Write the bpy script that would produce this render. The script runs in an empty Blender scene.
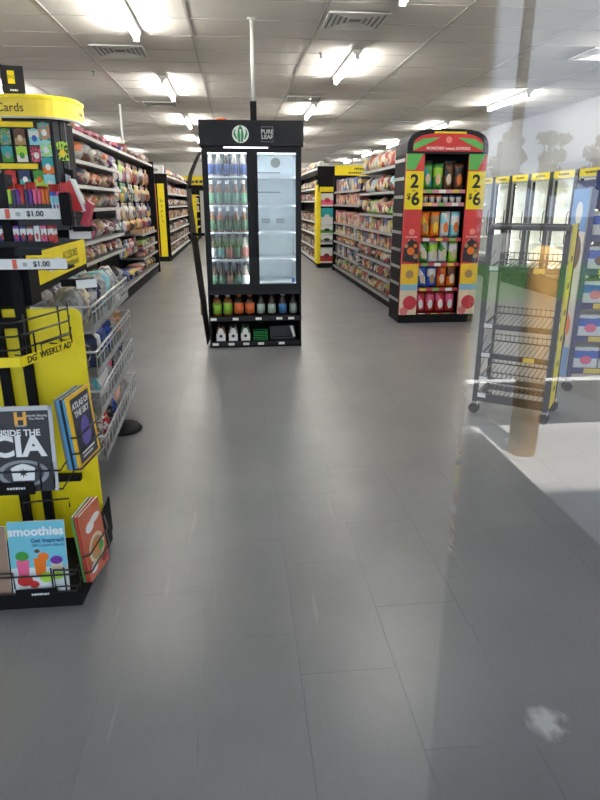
import bpy, bmesh, math, random
from mathutils import Vector, Matrix
random.seed(7)
PI = math.pi
R = math.radians
S = bpy.context.scene
C = S.collection

# ------------------------------------------------------------------ camera
cd = bpy.data.cameras.new('camera'); cam = bpy.data.objects.new('camera', cd); C.objects.link(cam)
cam.location = (0, 0, 1.4)
cam.rotation_euler = (R(90 - 18.06), 0, R(-5.75))
cd.sensor_fit = 'VERTICAL'; cd.sensor_height = 24; cd.lens = 24 * 604 / 800
cd.clip_start = 0.02; cd.clip_end = 300
cd.dof.use_dof = True; cd.dof.focus_distance = 5.0; cd.dof.aperture_fstop = 5.2
S.camera = cam

# ------------------------------------------------------------------ sky, sun, exposure
W = bpy.data.worlds.new('sky'); S.world = W; W.use_nodes = True
nt = W.node_tree; bg = nt.nodes['Background']
tc = nt.nodes.new('ShaderNodeTexCoord'); nz = nt.nodes.new('ShaderNodeTexNoise'); nz.inputs['Scale'].default_value = 2.2
nz.inputs['Detail'].default_value = 5
rp = nt.nodes.new('ShaderNodeValToRGB')
rp.color_ramp.elements[0].position = .35; rp.color_ramp.elements[0].color = (.55, .71, 1, 1)
rp.color_ramp.elements[1].position = .65; rp.color_ramp.elements[1].color = (.86, .92, 1, 1)
nt.links.new(tc.outputs['Generated'], nz.inputs['Vector']); nt.links.new(nz.outputs['Fac'], rp.inputs['Fac'])
nt.links.new(rp.outputs['Color'], bg.inputs['Color']); bg.inputs['Strength'].default_value = 2.0
sd = bpy.data.lights.new('sun', 'SUN'); sd.energy = 21; sd.angle = R(1.2); sd.color = (1, .95, .88)
sun = bpy.data.objects.new('sun', sd); C.objects.link(sun); sun.location = (0, 10, 20)
sun.rotation_euler = (R(-31), 0, 0)
TUBE = 112.0
S.view_settings.view_transform = 'Standard'; S.view_settings.look = 'None'
S.view_settings.gamma = 1; S.view_settings.use_curve_mapping = False
S.view_settings.exposure = 0.46

# ------------------------------------------------------------------ materials
MC = {}
def nodes(m):
    m.use_nodes = True
    return m.node_tree, m.node_tree.nodes['Principled BSDF']
def mat(name, col=(.5, .5, .5), rough=.5, metal=0., emit=0., noise=0., scale=8., alpha=1., bump=0., spec=.5):
    if name in MC: return MC[name]
    m = bpy.data.materials.new(name); t, p = nodes(m)
    p.inputs['Base Color'].default_value = (*col, 1); p.inputs['Roughness'].default_value = rough
    p.inputs['Metallic'].default_value = metal; p.inputs['Specular IOR Level'].default_value = spec
    if emit:
        p.inputs['Emission Color'].default_value = (*col, 1); p.inputs['Emission Strength'].default_value = emit
    n = noise or (.06 if not emit else 0)
    if n:
        g = t.nodes.new('ShaderNodeTexCoord'); x = t.nodes.new('ShaderNodeTexNoise'); x.inputs['Scale'].default_value = scale
        x.inputs['Detail'].default_value = 4
        t.links.new(g.outputs['Object'], x.inputs['Vector'])
        r = t.nodes.new('ShaderNodeValToRGB')
        r.color_ramp.elements[0].position = .3; r.color_ramp.elements[1].position = .7
        r.color_ramp.elements[0].color = (*[max(0, c * (1 - n)) for c in col], 1)
        r.color_ramp.elements[1].color = (*[min(1, c * (1 + n)) for c in col], 1)
        t.links.new(x.outputs['Fac'], r.inputs['Fac']); t.links.new(r.outputs['Color'], p.inputs['Base Color'])
        if bump:
            b = t.nodes.new('ShaderNodeBump'); b.inputs['Strength'].default_value = bump; b.inputs['Distance'].default_value = .01
            t.links.new(x.outputs['Fac'], b.inputs['Height']); t.links.new(b.outputs['Normal'], p.inputs['Normal'])
    MC[name] = m
    return m

def glassmat(name, tint=(.95, .98, .97), refl=1.0):
    if name in MC: return MC[name]
    m = bpy.data.materials.new(name); m.use_nodes = True; t = m.node_tree; t.nodes.clear()
    o = t.nodes.new('ShaderNodeOutputMaterial'); mx = t.nodes.new('ShaderNodeMixShader')
    tr = t.nodes.new('ShaderNodeBsdfTransparent'); tr.inputs['Color'].default_value = (*tint, 1)
    gl = t.nodes.new('ShaderNodeBsdfGlossy'); gl.inputs['Roughness'].default_value = 0.0
    lw = t.nodes.new('ShaderNodeLayerWeight'); lw.inputs['Blend'].default_value = .5      # Schlick reflectance, the same from both faces
    pw = t.nodes.new('ShaderNodeMath'); pw.operation = 'POWER'; pw.inputs[1].default_value = 5; t.links.new(lw.outputs['Facing'], pw.inputs[0])
    ml = t.nodes.new('ShaderNodeMath'); ml.operation = 'MULTIPLY_ADD'; ml.inputs[1].default_value = .96 * refl; ml.inputs[2].default_value = .04 * refl
    t.links.new(pw.outputs[0], ml.inputs[0]); t.links.new(ml.outputs[0], mx.inputs[0])
    t.links.new(tr.outputs[0], mx.inputs[1]); t.links.new(gl.outputs[0], mx.inputs[2]); t.links.new(mx.outputs[0], o.inputs[0])
    MC[name] = m
    return m

def pack(c1, c2, c3, style='band', rough=.4):
    """printed packaging: ground colour, a band and a round device, laid out over the pack itself"""
    key = ('pack', c1, c2, c3, style)
    if key in MC: return MC[key]
    m = bpy.data.materials.new('packaging'); t, p = nodes(m); p.inputs['Roughness'].default_value = rough
    N = t.nodes; L = t.links
    g = N.new('ShaderNodeTexCoord'); s = N.new('ShaderNodeSeparateXYZ'); L.new(g.outputs['Generated'], s.inputs[0])
    def mth(op, a, b=None):
        n = N.new('ShaderNodeMath'); n.operation = op
        for i, v in enumerate((a, b)):
            if v is None: continue
            if isinstance(v, (int, float)): n.inputs[i].default_value = v
            else: L.new(v, n.inputs[i])
        return n.outputs[0]
    X, Z = s.outputs['X'], s.outputs['Z']
    nz = N.new('ShaderNodeTexNoise'); nz.inputs['Scale'].default_value = 5; L.new(g.outputs['Generated'], nz.inputs['Vector'])
    wz = mth('ADD', Z, mth('MULTIPLY', mth('SUBTRACT', nz.outputs['Fac'], .5), .14))
    if style == 'band': f1 = mth('LESS_THAN', mth('ABSOLUTE', mth('SUBTRACT', wz, .66)), .17)
    elif style == 'low': f1 = mth('LESS_THAN', wz, .42)
    elif style == 'diag': f1 = mth('LESS_THAN', mth('ABSOLUTE', mth('SUBTRACT', mth('ADD', wz, mth('MULTIPLY', X, .6)), .8)), .18)
    else: f1 = mth('GREATER_THAN', nz.outputs['Fac'], .52)
    dx = mth('SUBTRACT', X, .5); dz = mth('MULTIPLY', mth('SUBTRACT', wz, .4), 1.2)
    rr = mth('ADD', mth('MULTIPLY', dx, dx), mth('MULTIPLY', dz, dz))
    f2 = mth('LESS_THAN', rr, .06)
    a = N.new('ShaderNodeMix'); a.data_type = 'RGBA'; a.inputs[6].default_value = (*c1, 1); a.inputs[7].default_value = (*c2, 1); L.new(f1, a.inputs[0])
    b = N.new('ShaderNodeMix'); b.data_type = 'RGBA'; b.inputs[7].default_value = (*c3, 1); L.new(a.outputs[2], b.inputs[6]); L.new(f2, b.inputs[0])
    L.new(b.outputs[2], p.inputs['Base Color'])
    MC[key] = m
    return m

BLACK = mat('black_paint', (.008, .008, .009), .7, spec=.12)
DARK = mat('charcoal_steel', (.018, .019, .022), .6, spec=.2)
GREYST = mat('grey_steel', (.32, .33, .34), .35, .6)
WIRE = mat('chrome_wire', (.62, .63, .64), .3, .7)
WHITE = mat('white_enamel', (.72, .72, .70), .4)
YEL = mat('shop_yellow', (.85, .68, .005), .45)
PAPER = mat('white_card', (.78, .78, .76), .6)
INK = mat('black_ink', (.01, .01, .01), .5)
RED = mat('print_red', (.62, .03, .03), .45)
TAG = mat('tag_white', (.75, .76, .72), .6)
COL = {'red': (.5, .025, .02), 'orange': (.75, .17, .01), 'yellow': (.8, .55, .02), 'green': (.05, .28, .04), 'lime': (.38, .65, .05),
       'blue': (.02, .1, .5), 'navy': (.015, .03, .12), 'purple': (.15, .03, .3), 'pink': (.75, .12, .25), 'white': (.72, .72, .7),
       'grey': (.28, .28, .29), 'black': (.015, .015, .018), 'brown': (.13, .05, .02), 'teal': (.02, .33, .38), 'cream': (.65, .55, .38),
       'silver': (.45, .46, .48), 'maroon': (.2, .015, .03), 'tan': (.42, .25, .11), 'peach': (.75, .42, .3), 'aqua': (.25, .62, .72)}

# ------------------------------------------------------------------ mesh helpers
class MB:
    def __init__(s): s.v = []; s.f = []; s.m = []; s.mi = 0
    def add(s, vs, fs):
        b = len(s.v); s.v += [tuple(v) for v in vs]; s.f += [tuple(b + i for i in f) for f in fs]; s.m += [s.mi] * len(fs); return s
    def box(s, x0, x1, y0, y1, z0, z1):
        v = [(x, y, z) for z in (z0, z1) for y in (y0, y1) for x in (x0, x1)]
        return s.add(v, [(0, 2, 3, 1), (4, 5, 7, 6), (0, 1, 5, 4), (2, 6, 7, 3), (0, 4, 6, 2), (1, 3, 7, 5)])
    def prism(s, poly, z0, z1, ax='z'):
        n = len(poly)
        def P(a, b, c): return {'z': (a, b, c), 'y': (a, c, b), 'x': (c, a, b)}[ax]
        v = [P(a, b, z0) for a, b in poly] + [P(a, b, z1) for a, b in poly]
        f = [tuple(range(n - 1, -1, -1)), tuple(range(n, 2 * n))] + [(i, (i + 1) % n, n + (i + 1) % n, n + i) for i in range(n)]
        return s.add(v, f)
    def pipe(s, pts, r, n=6, closed=False):
        pts = [Vector(p) for p in pts]; k = len(pts); rings = []
        for i, p in enumerate(pts):
            a = pts[i - 1] if (i or closed) else p; b = pts[(i + 1) % k] if (i < k - 1 or closed) else p
            d = (b - a).normalized(); u = d.cross(Vector((0, 0, 1)))
            if u.length < .15: u = d.cross(Vector((0, 1, 0)))
            u.normalize(); w = u.cross(d)
            rings.append([p + u * r * math.cos(2 * PI * j / n) + w * r * math.sin(2 * PI * j / n) for j in range(n)])
        v = [q for rg in rings for q in rg]; f = []
        for i in range(k if closed else k - 1):
            i2 = (i + 1) % k
            for j in range(n): f.append((i * n + j, i * n + (j + 1) % n, i2 * n + (j + 1) % n, i2 * n + j))
        if not closed: f += [tuple(range(n - 1, -1, -1)), tuple((k - 1) * n + j for j in range(n))]
        return s.add(v, f)
    def lathe(s, prof, n=14, c=(0, 0, 0)):
        v = []; f = []; k = len(prof)
        for r, z in prof:
            for j in range(n): v.append((c[0] + r * math.cos(2 * PI * j / n), c[1] + r * math.sin(2 * PI * j / n), c[2] + z))
        for i in range(k - 1):
            for j in range(n): f.append((i * n + j, i * n + (j + 1) % n, (i + 1) * n + (j + 1) % n, (i + 1) * n + j))
        f += [tuple(range(n - 1, -1, -1)), tuple((k - 1) * n + j for j in range(n))]
        return s.add(v, f)
    def grid(s, fn, nu, nv):
        v = [fn(i / nu, j / nv) for j in range(nv + 1) for i in range(nu + 1)]
        f = [(j * (nu + 1) + i, j * (nu + 1) + i + 1, (j + 1) * (nu + 1) + i + 1, (j + 1) * (nu + 1) + i) for j in range(nv) for i in range(nu)]
        return s.add(v, f)
    def disc(s, c, r, th, n=24, ax='y'):
        poly = [(c[0] + r * math.cos(2 * PI * i / n), c[2] + r * math.sin(2 * PI * i / n)) for i in range(n)]
        return s.prism(poly, c[1], c[1] + th, 'y')
    def mesh(s, name, smooth=False, bevel=0., fix=True):
        me = bpy.data.meshes.new(name); me.from_pydata(s.v, [], s.f)
        if any(s.m): me.polygons.foreach_set('material_index', s.m)
        if fix or bevel:
            b = bmesh.new(); b.from_mesh(me)
            if bevel: bmesh.ops.bevel(b, geom=list(b.edges), offset=bevel, segments=1, affect='EDGES', clamp_overlap=True)
            bmesh.ops.recalc_face_normals(b, faces=b.faces); b.to_mesh(me); b.free()
        if smooth: me.polygons.foreach_set('use_smooth', [True] * len(me.polygons))
        return me
    def build(s, name, m, parent=None, smooth=False, bevel=0.):
        me = s.mesh(name, smooth, bevel)
        return link(name, me, m, parent)
def link(name, me, m, parent=None):
    if m is not None and not me.materials:
        for q in (m if isinstance(m, (list, tuple)) else [m]): me.materials.append(q)
    o = bpy.data.objects.new(name, me); C.objects.link(o)
    if parent: o.parent = parent
    return o
def bx(name, m, parent, *b, bevel=0.): return MB().box(*b).build(name, m, parent, bevel=bevel)
LABELS = {}
def tag(o, label, cat, group=None):
    o['label'] = label; o['category'] = cat
    if group: o['group'] = group
    LABELS.setdefault(label, []).append(o.name)
    return o
def thing(name, label, cat, loc=(0, 0, 0), rz=0, group=None):
    o = bpy.data.objects.new(name, None); C.objects.link(o); o.location = loc; o.rotation_euler = (0, 0, rz); o.empty_display_size = .1
    return tag(o, label, cat, group)
def struct(o): o['kind'] = 'structure'; return o
def put(o, loc, rz=0, scale=None):
    o.location = loc; o.rotation_euler = (0, 0, rz)
    if scale: o.scale = scale
    return o
def copytree(o, parent=None):
    c = o.copy(); C.objects.link(c); c.parent = parent
    for ch in list(o.children): copytree(ch, c)
    return c
def setmat(o, m):
    for s in o.material_slots: s.link = 'OBJECT'; s.material = m
def text(body, size, m, parent, loc, rot=(PI / 2, 0, 0), name='lettering', bold=.0, align='CENTER', sx=1., ext=.0008):
    cu = bpy.data.curves.new('t', 'FONT'); cu.body = body; cu.size = size; cu.align_x = align; cu.align_y = 'CENTER'
    cu.extrude = ext; cu.offset = bold * size; cu.resolution_u = 3
    t = bpy.data.objects.new('t', cu); C.objects.link(t)
    me = bpy.data.meshes.new_from_object(t.evaluated_get(bpy.context.evaluated_depsgraph_get()))
    bpy.data.objects.remove(t); me.materials.clear()
    o = link(name, me, m, parent); o.location = loc; o.rotation_euler = rot; o.scale = (sx, 1, 1)
    return o
def marks(m, parent, loc, w_, h_, n, rz=0.):
    """print too small to read: a row of short ink bars"""
    r = random.Random(int(w_ * 1e4) + n); k = MB(); x = -w_ / 2
    while x < w_ / 2:
        d = h_ * r.uniform(.5, 1.1); k.box(x, min(x + d, w_ / 2), -.0008, 0, -h_ / 2, h_ / 2 * r.uniform(.6, 1)); x += d + h_ * .35
    o = k.build('printed_line', m, parent); o.location = loc; o.rotation_euler = (0, 0, rz); return o
ORD = 'first second third fourth fifth sixth seventh eighth ninth tenth eleventh twelfth thirteenth fourteenth fifteenth sixteenth seventeenth eighteenth nineteenth twentieth'.split()
def ordn(i): return ORD[i] if i < 20 else ('twenty-' + ORD[i - 20] if i < 29 else 'thirtieth')
def arc(cx, cy, r, a0, a1, n=6): return [(cx + r * math.cos(R(a0 + (a1 - a0) * i / n)), cy + r * math.sin(R(a0 + (a1 - a0) * i / n))) for i in range(n + 1)]

# ------------------------------------------------------------------ the room
def floormat():
    m = bpy.data.materials.new('grey_vinyl'); t, p = nodes(m); N = t.nodes; L = t.links
    g = N.new('ShaderNodeNewGeometry')
    def noise(sc, det=4, stretch=None):
        x = N.new('ShaderNodeTexNoise'); x.inputs['Scale'].default_value = sc; x.inputs['Detail'].default_value = det
        if stretch:
            mp = N.new('ShaderNodeMapping'); mp.inputs['Scale'].default_value = stretch; L.new(g.outputs['Position'], mp.inputs['Vector']); L.new(mp.outputs[0], x.inputs['Vector'])
        else: L.new(g.outputs['Position'], x.inputs['Vector'])
        return x.outputs['Fac']
    r = N.new('ShaderNodeValToRGB'); r.color_ramp.elements[0].position = .3; r.color_ramp.elements[1].position = .7
    r.color_ramp.elements[0].color = (.142, .146, .152, 1); r.color_ramp.elements[1].color = (.186, .189, .194, 1)
    L.new(noise(1.6, 6), r.inputs['Fac'])
    # fine grain, one tone for each tile
    oi = N.new('ShaderNodeObjectInfo'); mr = N.new('ShaderNodeMapRange'); mr.inputs['To Min'].default_value = .985; mr.inputs['To Max'].default_value = 1.015
    L.new(oi.outputs['Random'], mr.inputs['Value'])
    gr = N.new('ShaderNodeMapRange'); gr.inputs['To Min'].default_value = .93; gr.inputs['To Max'].default_value = 1.07; L.new(noise(140, 2, (1, .12, 1)), gr.inputs['Value'])
    mu = N.new('ShaderNodeMath'); mu.operation = 'MULTIPLY'; L.new(mr.outputs[0], mu.inputs[0]); L.new(gr.outputs[0], mu.inputs[1])
    mx = N.new('ShaderNodeMix'); mx.data_type = 'RGBA'; mx.blend_type = 'MULTIPLY'; mx.inputs[0].default_value = 1
    L.new(r.outputs['Color'], mx.inputs[6]); L.new(mu.outputs[0], mx.inputs[7])
    # chalky scuff patch and long scratches
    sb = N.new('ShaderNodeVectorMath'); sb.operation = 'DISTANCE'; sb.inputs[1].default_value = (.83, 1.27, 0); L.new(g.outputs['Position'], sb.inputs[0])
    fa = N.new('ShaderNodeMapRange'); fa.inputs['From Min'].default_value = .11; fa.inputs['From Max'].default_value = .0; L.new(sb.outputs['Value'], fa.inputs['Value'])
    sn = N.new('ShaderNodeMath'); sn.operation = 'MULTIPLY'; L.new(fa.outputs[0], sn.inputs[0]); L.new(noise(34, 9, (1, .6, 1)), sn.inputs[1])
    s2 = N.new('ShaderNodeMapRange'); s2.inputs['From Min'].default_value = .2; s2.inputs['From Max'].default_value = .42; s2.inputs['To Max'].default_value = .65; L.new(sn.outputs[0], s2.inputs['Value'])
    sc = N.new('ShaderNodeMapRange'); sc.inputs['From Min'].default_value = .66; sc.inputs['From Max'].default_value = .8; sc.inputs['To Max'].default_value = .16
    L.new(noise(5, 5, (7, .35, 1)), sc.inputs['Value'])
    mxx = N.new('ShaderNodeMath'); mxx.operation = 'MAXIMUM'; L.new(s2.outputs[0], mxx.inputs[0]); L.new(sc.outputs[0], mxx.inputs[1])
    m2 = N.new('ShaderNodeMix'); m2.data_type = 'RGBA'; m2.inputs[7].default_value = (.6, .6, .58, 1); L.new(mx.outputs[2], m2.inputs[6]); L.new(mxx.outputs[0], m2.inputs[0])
    L.new(m2.outputs[2], p.inputs['Base Color'])
    rr = N.new('ShaderNodeMapRange'); rr.inputs['To Min'].default_value = .30; rr.inputs['To Max'].default_value = .40; L.new(noise(2.5, 6), rr.inputs['Value'])
    L.new(rr.outputs[0], p.inputs['Roughness']); p.inputs['Specular IOR Level'].default_value = .55
    b = N.new('ShaderNodeBump'); b.inputs['Strength'].default_value = .12; b.inputs['Distance'].default_value = .004; L.new(noise(9, 3), b.inputs['Height']); L.new(b.outputs['Normal'], p.inputs['Normal'])
    return m
FLOORM = floormat()
WALLM = mat('painted_wall', (.72, .70, .66), .7, noise=.04, scale=2)
XL, XR, YB, ZC, YF = -6.8, 5.75, 27.0, 3.0, .3
fl = struct(bx('floor', mat('screed', (.115, .115, .12), .8), None, XL, XR, YF, YB, -.12, -.006))
tw, tl, gp = .305, .61, .0004
tilem = MB().box(gp, tw - gp, gp, tl - gp, -.006, 0).mesh('floor_tile'); tilem.materials.append(FLOORM)
rest = MB()
i0 = int(math.floor((XL - .15) / tw))
for i in range(i0, int((XR - .15) / tw) + 1):
    x = .155 + i * tw; off = (0, .305, .15, .42)[i % 4]
    j = 0
    while True:
        y = YF + j * tl - off; j += 1
        if y > YB: break
        if y + tl <= YF or x < XL or x + tw > XR: continue
        if -1.1 < x < 2.3 and y < 8.6 and y > .2 and not (x < -.75 and y < 1.4):
            o = link('floor_tile', tilem, None, fl); o.location = (x, y, 0)
        else: rest.box(x + gp, x + tw - gp, y + gp, y + tl - gp, -.006, 0)
o = rest.build('floor_tile_field', FLOORM, fl); o['kind'] = 'stuff'

CEILM = mat('ceiling_tile_board', (.70, .665, .61), .95, noise=.03, scale=40)
TEE = mat('ceiling_tee', (.44, .42, .39), .7)
ce = struct(bx('ceiling', WALLM, None, XL, XR, YF, YB, 3.03, 3.2))
cw, cl = 1.22, .61
ctm = MB().box(.008, cw - .008, .006, cl - .006, 3.004, 3.02).mesh('ceiling_tile'); ctm.materials.append(CEILM)
VENTS = [(.86, 6.0), (-1.5, 7.4), (-1.5, 11.2), (.86, 10.4), (3.3, 13.2), (3.9, 7.0)]
rest = MB()
x = -.39 - 5 * cw - .01
cols = [-.39 + k * cw for k in range(-6, 6)]
for x in cols:
    for j in range(44):
        y = YF + j * cl
        x1 = min(x + cw, XR)
        if y + cl > YB + .3 or x + cw < XL: continue
        if 5.0 < y and -4.1 < x < 4.6 :
            o = link('ceiling_tile', ctm, None, ce); o.location = (x, y, random.uniform(0, .0015))
        else: rest.box(max(x, XL) + .008, x1 - .008, y + .006, min(y + cl, YB) - .006, 3.004, 3.02)
o = rest.build('ceiling_tile_field', CEILM, ce); o['kind'] = 'stuff'
for x in cols:
    if x > XL: bx('main_tee', TEE, ce, x - .011, x + .011, YF, YB, 3.0, 3.03)
ctee = MB().box(XL, XR, -.006, .006, 3.0015, 3.028).mesh('cross_tee'); ctee.materials.append(TEE)
for j in range(7, 44):
    o = link('cross_tee', ctee, None, ce); o.location = (0, YF + j * cl, 0)
struct(bx('wall_left', WALLM, None, XL - .15, XL, YF, YB, 0, 3.05))
struct(bx('wall_right', mat('grey_wall', (.27, .27, .27), .85), None, XR, XR + .15, YF - .1, YB, 0, 3.05))
struct(bx('wall_back', WALLM, None, XL, XR, YB, YB + .15, 0, 3.05))
struct(MB().box(XL, -1.25, YF - .12, YF, 0, .35).box(XL, XR, YF - .12, YF, 2.45, 3.7).box(1.6, XR, YF - .12, YF, 0, .35).build('wall_front', WALLM))
for nm, xa, xb in (('window_1', XL, -1.25), ('window_2', 1.62, XR)):
    wn = struct(bx(nm, DARK, None, xa, xb, YF - .09, YF - .03, .35, .40)); n_ = 4
    bx('head_frame', DARK, wn, xa, xb, YF - .09, YF - .03, 2.40, 2.45)
    for k in range(n_ + 1): xm = xa + (xb - xa) * k / n_; bx('mullion', DARK, wn, max(xa, xm - .03), min(xb, xm + .03), YF - .09, YF - .03, .40, 2.40)
    for k in range(n_): bx('pane', glassmat('shop_glass', (.95, .97, .97), 1.), wn, xa + (xb - xa) * k / n_ + .03, xa + (xb - xa) * (k + 1) / n_ - .03, YF - .062, YF - .058, .40, 2.40)
struct(bx('roof', mat('roof_membrane', (.4, .4, .4), .8), None, XL - .2, XR + .2, YF - .12, YB + .2, 3.2, 3.72))
struct(bx('added_shade_canopy', mat('shade_canopy_dark', (.05, .05, .055), .5), None, -3.2, 1.48, -1.75, YF - .12, 2.62, 2.74))  # unseen canopy, added to throw the shadow edge onto the sidewalk

# the glass door leaf at the entrance (camera looks partly through it)
dl = struct(thing('door_1', 'clear glass sliding door leaf at the store entrance', 'door', (0, YF, 0)))
del dl['category']
dg = bx('pane', glassmat('door_glass', (.975, .985, .99), 1.55), dl, .119, 1.55, -.0025, .0025, .03, 2.40)
bx('bottom_rail', DARK, dl, .119, 1.55, -.02, .02, .0, .03)
bx('top_rail', DARK, dl, .119, 1.55, -.02, .02, 2.40, 2.44)
bx('stile', DARK, dl, 1.55, 1.6, -.025, .025, 0, 2.44)

# ------------------------------------------------------------------ ceiling lights, vents, sprinklers
TUBEM = mat('lit_tube', (1, .97, .91), .5, emit=TUBE)
HOUS = mat('light_housing', (.8, .8, .78), .4)
def strip_light(x, y, label):
    t = thing('strip_light', label, 'ceiling light', (x, y, 2.9), 0, 'fluorescent strip lights on the ceiling')
    MB().prism([(-.05, .102), (-.05, .075), (-.03, .055), (.03, .055), (.05, .075), (.05, .102)], -.76, .76, 'y').build('housing', HOUS, t)
    MB().pipe([(0, -.73, .03), (0, .73, .03)], .019, 10).build('tube', TUBEM, t, True)
    for s in (-1, 1): bx('socket', HOUS, t, -.025, .025, s * .745 - .015, s * .745 + .015, .005, .06)
LCOL = {'left of the drinks cooler': (-.92, [6.1, 9.8, 13.5, 17.2, 20.9, 24.6]), 'right of the white pole': (1.38, [4.75, 8.15, 11.8, 15.4, 19.1, 22.8]),
        'above the cooler doors': (4.4, [3.0, 6.7, 10.35, 14.0, 17.7, 21.3, 25]), 'behind the card display': (-3.4, [3.0, 6.7, 10.3, 14, 17.7, 21.4])}
for k, (x, ys) in LCOL.items():
    for i, y in enumerate(ys): strip_light(x, y, f'lit ceiling strip light, {ordn(i)} from the entrance in the row {k}')
VM = mat('vent_white', (.62, .62, .60), .5)
for i, (x, y) in enumerate(VENTS):
    t = thing('ceiling_vent', ['square white ceiling vent nearest above the drinks cooler', 'square ceiling vent beside the nearest left strip light', 'square ceiling vent further back above the left gondola',
              'square ceiling vent further back behind the white pole', 'square ceiling vent above the arched snack display', 'square ceiling vent above the wheeled wire rack'][i], 'vent', (x, y, 2.985), 0, 'ceiling vents')
    for k in range(5):
        a, b = .05 * k + .0, .56 - .05 * k; h = .003 * k
        m = MB()
        for (p, q, r_, s_) in ((a, b, a, a + .026), (a, b, b - .026, b), (a, a + .026, a + .026, b - .026), (b - .026, b, a + .026, b - .026)): m.box(p, q, r_, s_, -.004 + h, .008 + h)
        m.build('frame' if k == 0 else 'louver_ring', VM, t)
    bx('duct_plate', mat('duct_grey', (.2, .2, .2), .6), t, .02, .54, .02, .54, .012, .018)
for i, (x, y, l) in enumerate([(1.0, 7.55, 'small sprinkler head on the ceiling near the big vent'), (-1.75, 8.8, 'small sprinkler head above the left gondola'), (1.3, 17.2, 'small sprinkler head above the far right aisle')]):
    t = thing('sprinkler_head', l, 'sprinkler', (x, y, 2.93), 0, 'sprinkler heads')
    MB().lathe([(.028, .065), (.03, .058), (.012, .05), (.008, .02), (.02, .016), (.02, .012), (.004, .01)], 12).build('head', GREYST, t, True)
    MB().lathe([(.035, .066), (.035, .062)], 12).build('escutcheon', WHITE, t)

# ------------------------------------------------------------------ product prototypes (meshes shared by all copies)
def bag_mesh():
    m = MB()
    def sh(sg):
        def f(u, v):
            x = (u - .5); e = (1 - abs(2 * u - 1) ** 3) * (1 - abs(2 * v - 1) ** 5)
            wv = .94 + .06 * abs(2 * v - 1)
            return (x * wv, sg * .5 * e * (.85 + .3 * (1 - v)) + .02 * math.sin(9 * v) * math.sin(7 * u), v)
        return f
    m.grid(sh(-1), 6, 9).grid(sh(1), 6, 9)
    me = m.mesh('bag', True); b = bmesh.new(); b.from_mesh(me); bmesh.ops.remove_doubles(b, verts=b.verts, dist=.004); bmesh.ops.recalc_face_normals(b, faces=b.faces); b.to_mesh(me); b.free()
    me.polygons.foreach_set('use_smooth', [True] * len(me.polygons)); return me
def lump_mesh(seed):
    r = random.Random(seed); b = bmesh.new(); bmesh.ops.create_icosphere(b, subdivisions=2, radius=.5)
    ph = [(Vector((r.uniform(-1, 1), r.uniform(-1, 1), r.uniform(-1, 1))).normalized(), r.uniform(5, 10), r.uniform(0, 6)) for _ in range(5)]
    for v in b.verts:
        d = v.co.normalized(); k = 1 + sum(.09 * math.sin(q.dot(d) * w + o) for q, w, o in ph)
        v.co = v.co * k
    zs = [v.co.z for v in b.verts]; z0, z1 = min(zs), max(zs)
    for v in b.verts: v.co.z = max(0, (v.co.z - z0) / (z1 - z0) * 1.06 - .06)
    me = bpy.data.meshes.new('lump'); b.to_mesh(me); b.free(); me.polygons.foreach_set('use_smooth', [True] * len(me.polygons)); return me
def jar_mesh(): return MB().lathe([(.44, 0), (.5, .03), (.5, .68), (.42, .76), (.42, .8), (.45, .81), (.45, .98), (.42, 1)], 14).mesh('jar', True)
def bottle_mesh(): return MB().lathe([(.45, 0), (.5, .03), (.5, .5), (.46, .58), (.22, .76), (.17, .82), (.17, .93), (.2, .935), (.2, .99), (.18, 1)], 14).mesh('bottle', True)
def box_mesh(): return MB().box(-.5, .5, -.5, .5, 0, 1).mesh('carton', bevel=.02)
def hang_mesh():     # header card with a bulging bag below it and a peg hole tab
    m = MB(); m.box(-.5, .5, -.06, .06, .82, 1).box(-.12, .12, -.05, .05, 1, 1.04)
    def sh(sg):
        def f(u, v):
            e = (1 - abs(2 * u - 1) ** 3) * (1 - abs(2 * v - 1) ** 4)
            return ((u - .5) * .96, sg * .5 * e, v * .84)
        return f
    m.grid(sh(-1), 5, 6).grid(sh(1), 5, 6); return m.mesh('hang_pack', True)
PROTO = {'bag': [bag_mesh()], 'plush': [lump_mesh(i) for i in range(5)], 'jar': [jar_mesh()], 'bottle': [bottle_mesh()], 'box': [box_mesh()], 'hang': [hang_mesh()]}
for v in PROTO.values():
    for me in v: me.materials.append(WHITE)
NAMES = {'bag': 'snack_bag', 'plush': 'bundled_item', 'jar': 'lidded_jar', 'bottle': 'plastic_bottle', 'box': 'carton', 'hang': 'hanging_pack'}
CATS = {'bag': 'bag', 'plush': 'bundle', 'jar': 'jar', 'bottle': 'bottle', 'box': 'carton', 'hang': 'hanging pack'}
NOUN = {'bag': 'bag', 'plush': 'soft bundle', 'jar': 'jar', 'bottle': 'bottle', 'box': 'carton', 'hang': 'hanging pack'}
COLN = list(COL)
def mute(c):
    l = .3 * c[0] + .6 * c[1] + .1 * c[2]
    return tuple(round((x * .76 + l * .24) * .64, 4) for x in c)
def item(kind, loc, dims, rz, c1, c2, c3, label, group, style=None, name=None, cat=None, rx=0, ry=0, m=False):
    me = random.choice(PROTO[kind])
    o = bpy.data.objects.new(name or NAMES[kind], me); C.objects.link(o)
    o.location = loc; o.scale = dims; o.rotation_euler = (rx, ry, rz)
    f = mute if m else tuple
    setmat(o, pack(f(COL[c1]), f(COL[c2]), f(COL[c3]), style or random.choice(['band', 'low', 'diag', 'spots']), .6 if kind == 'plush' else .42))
    tag(o, label, cat or CATS[kind], group)
    return o

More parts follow.
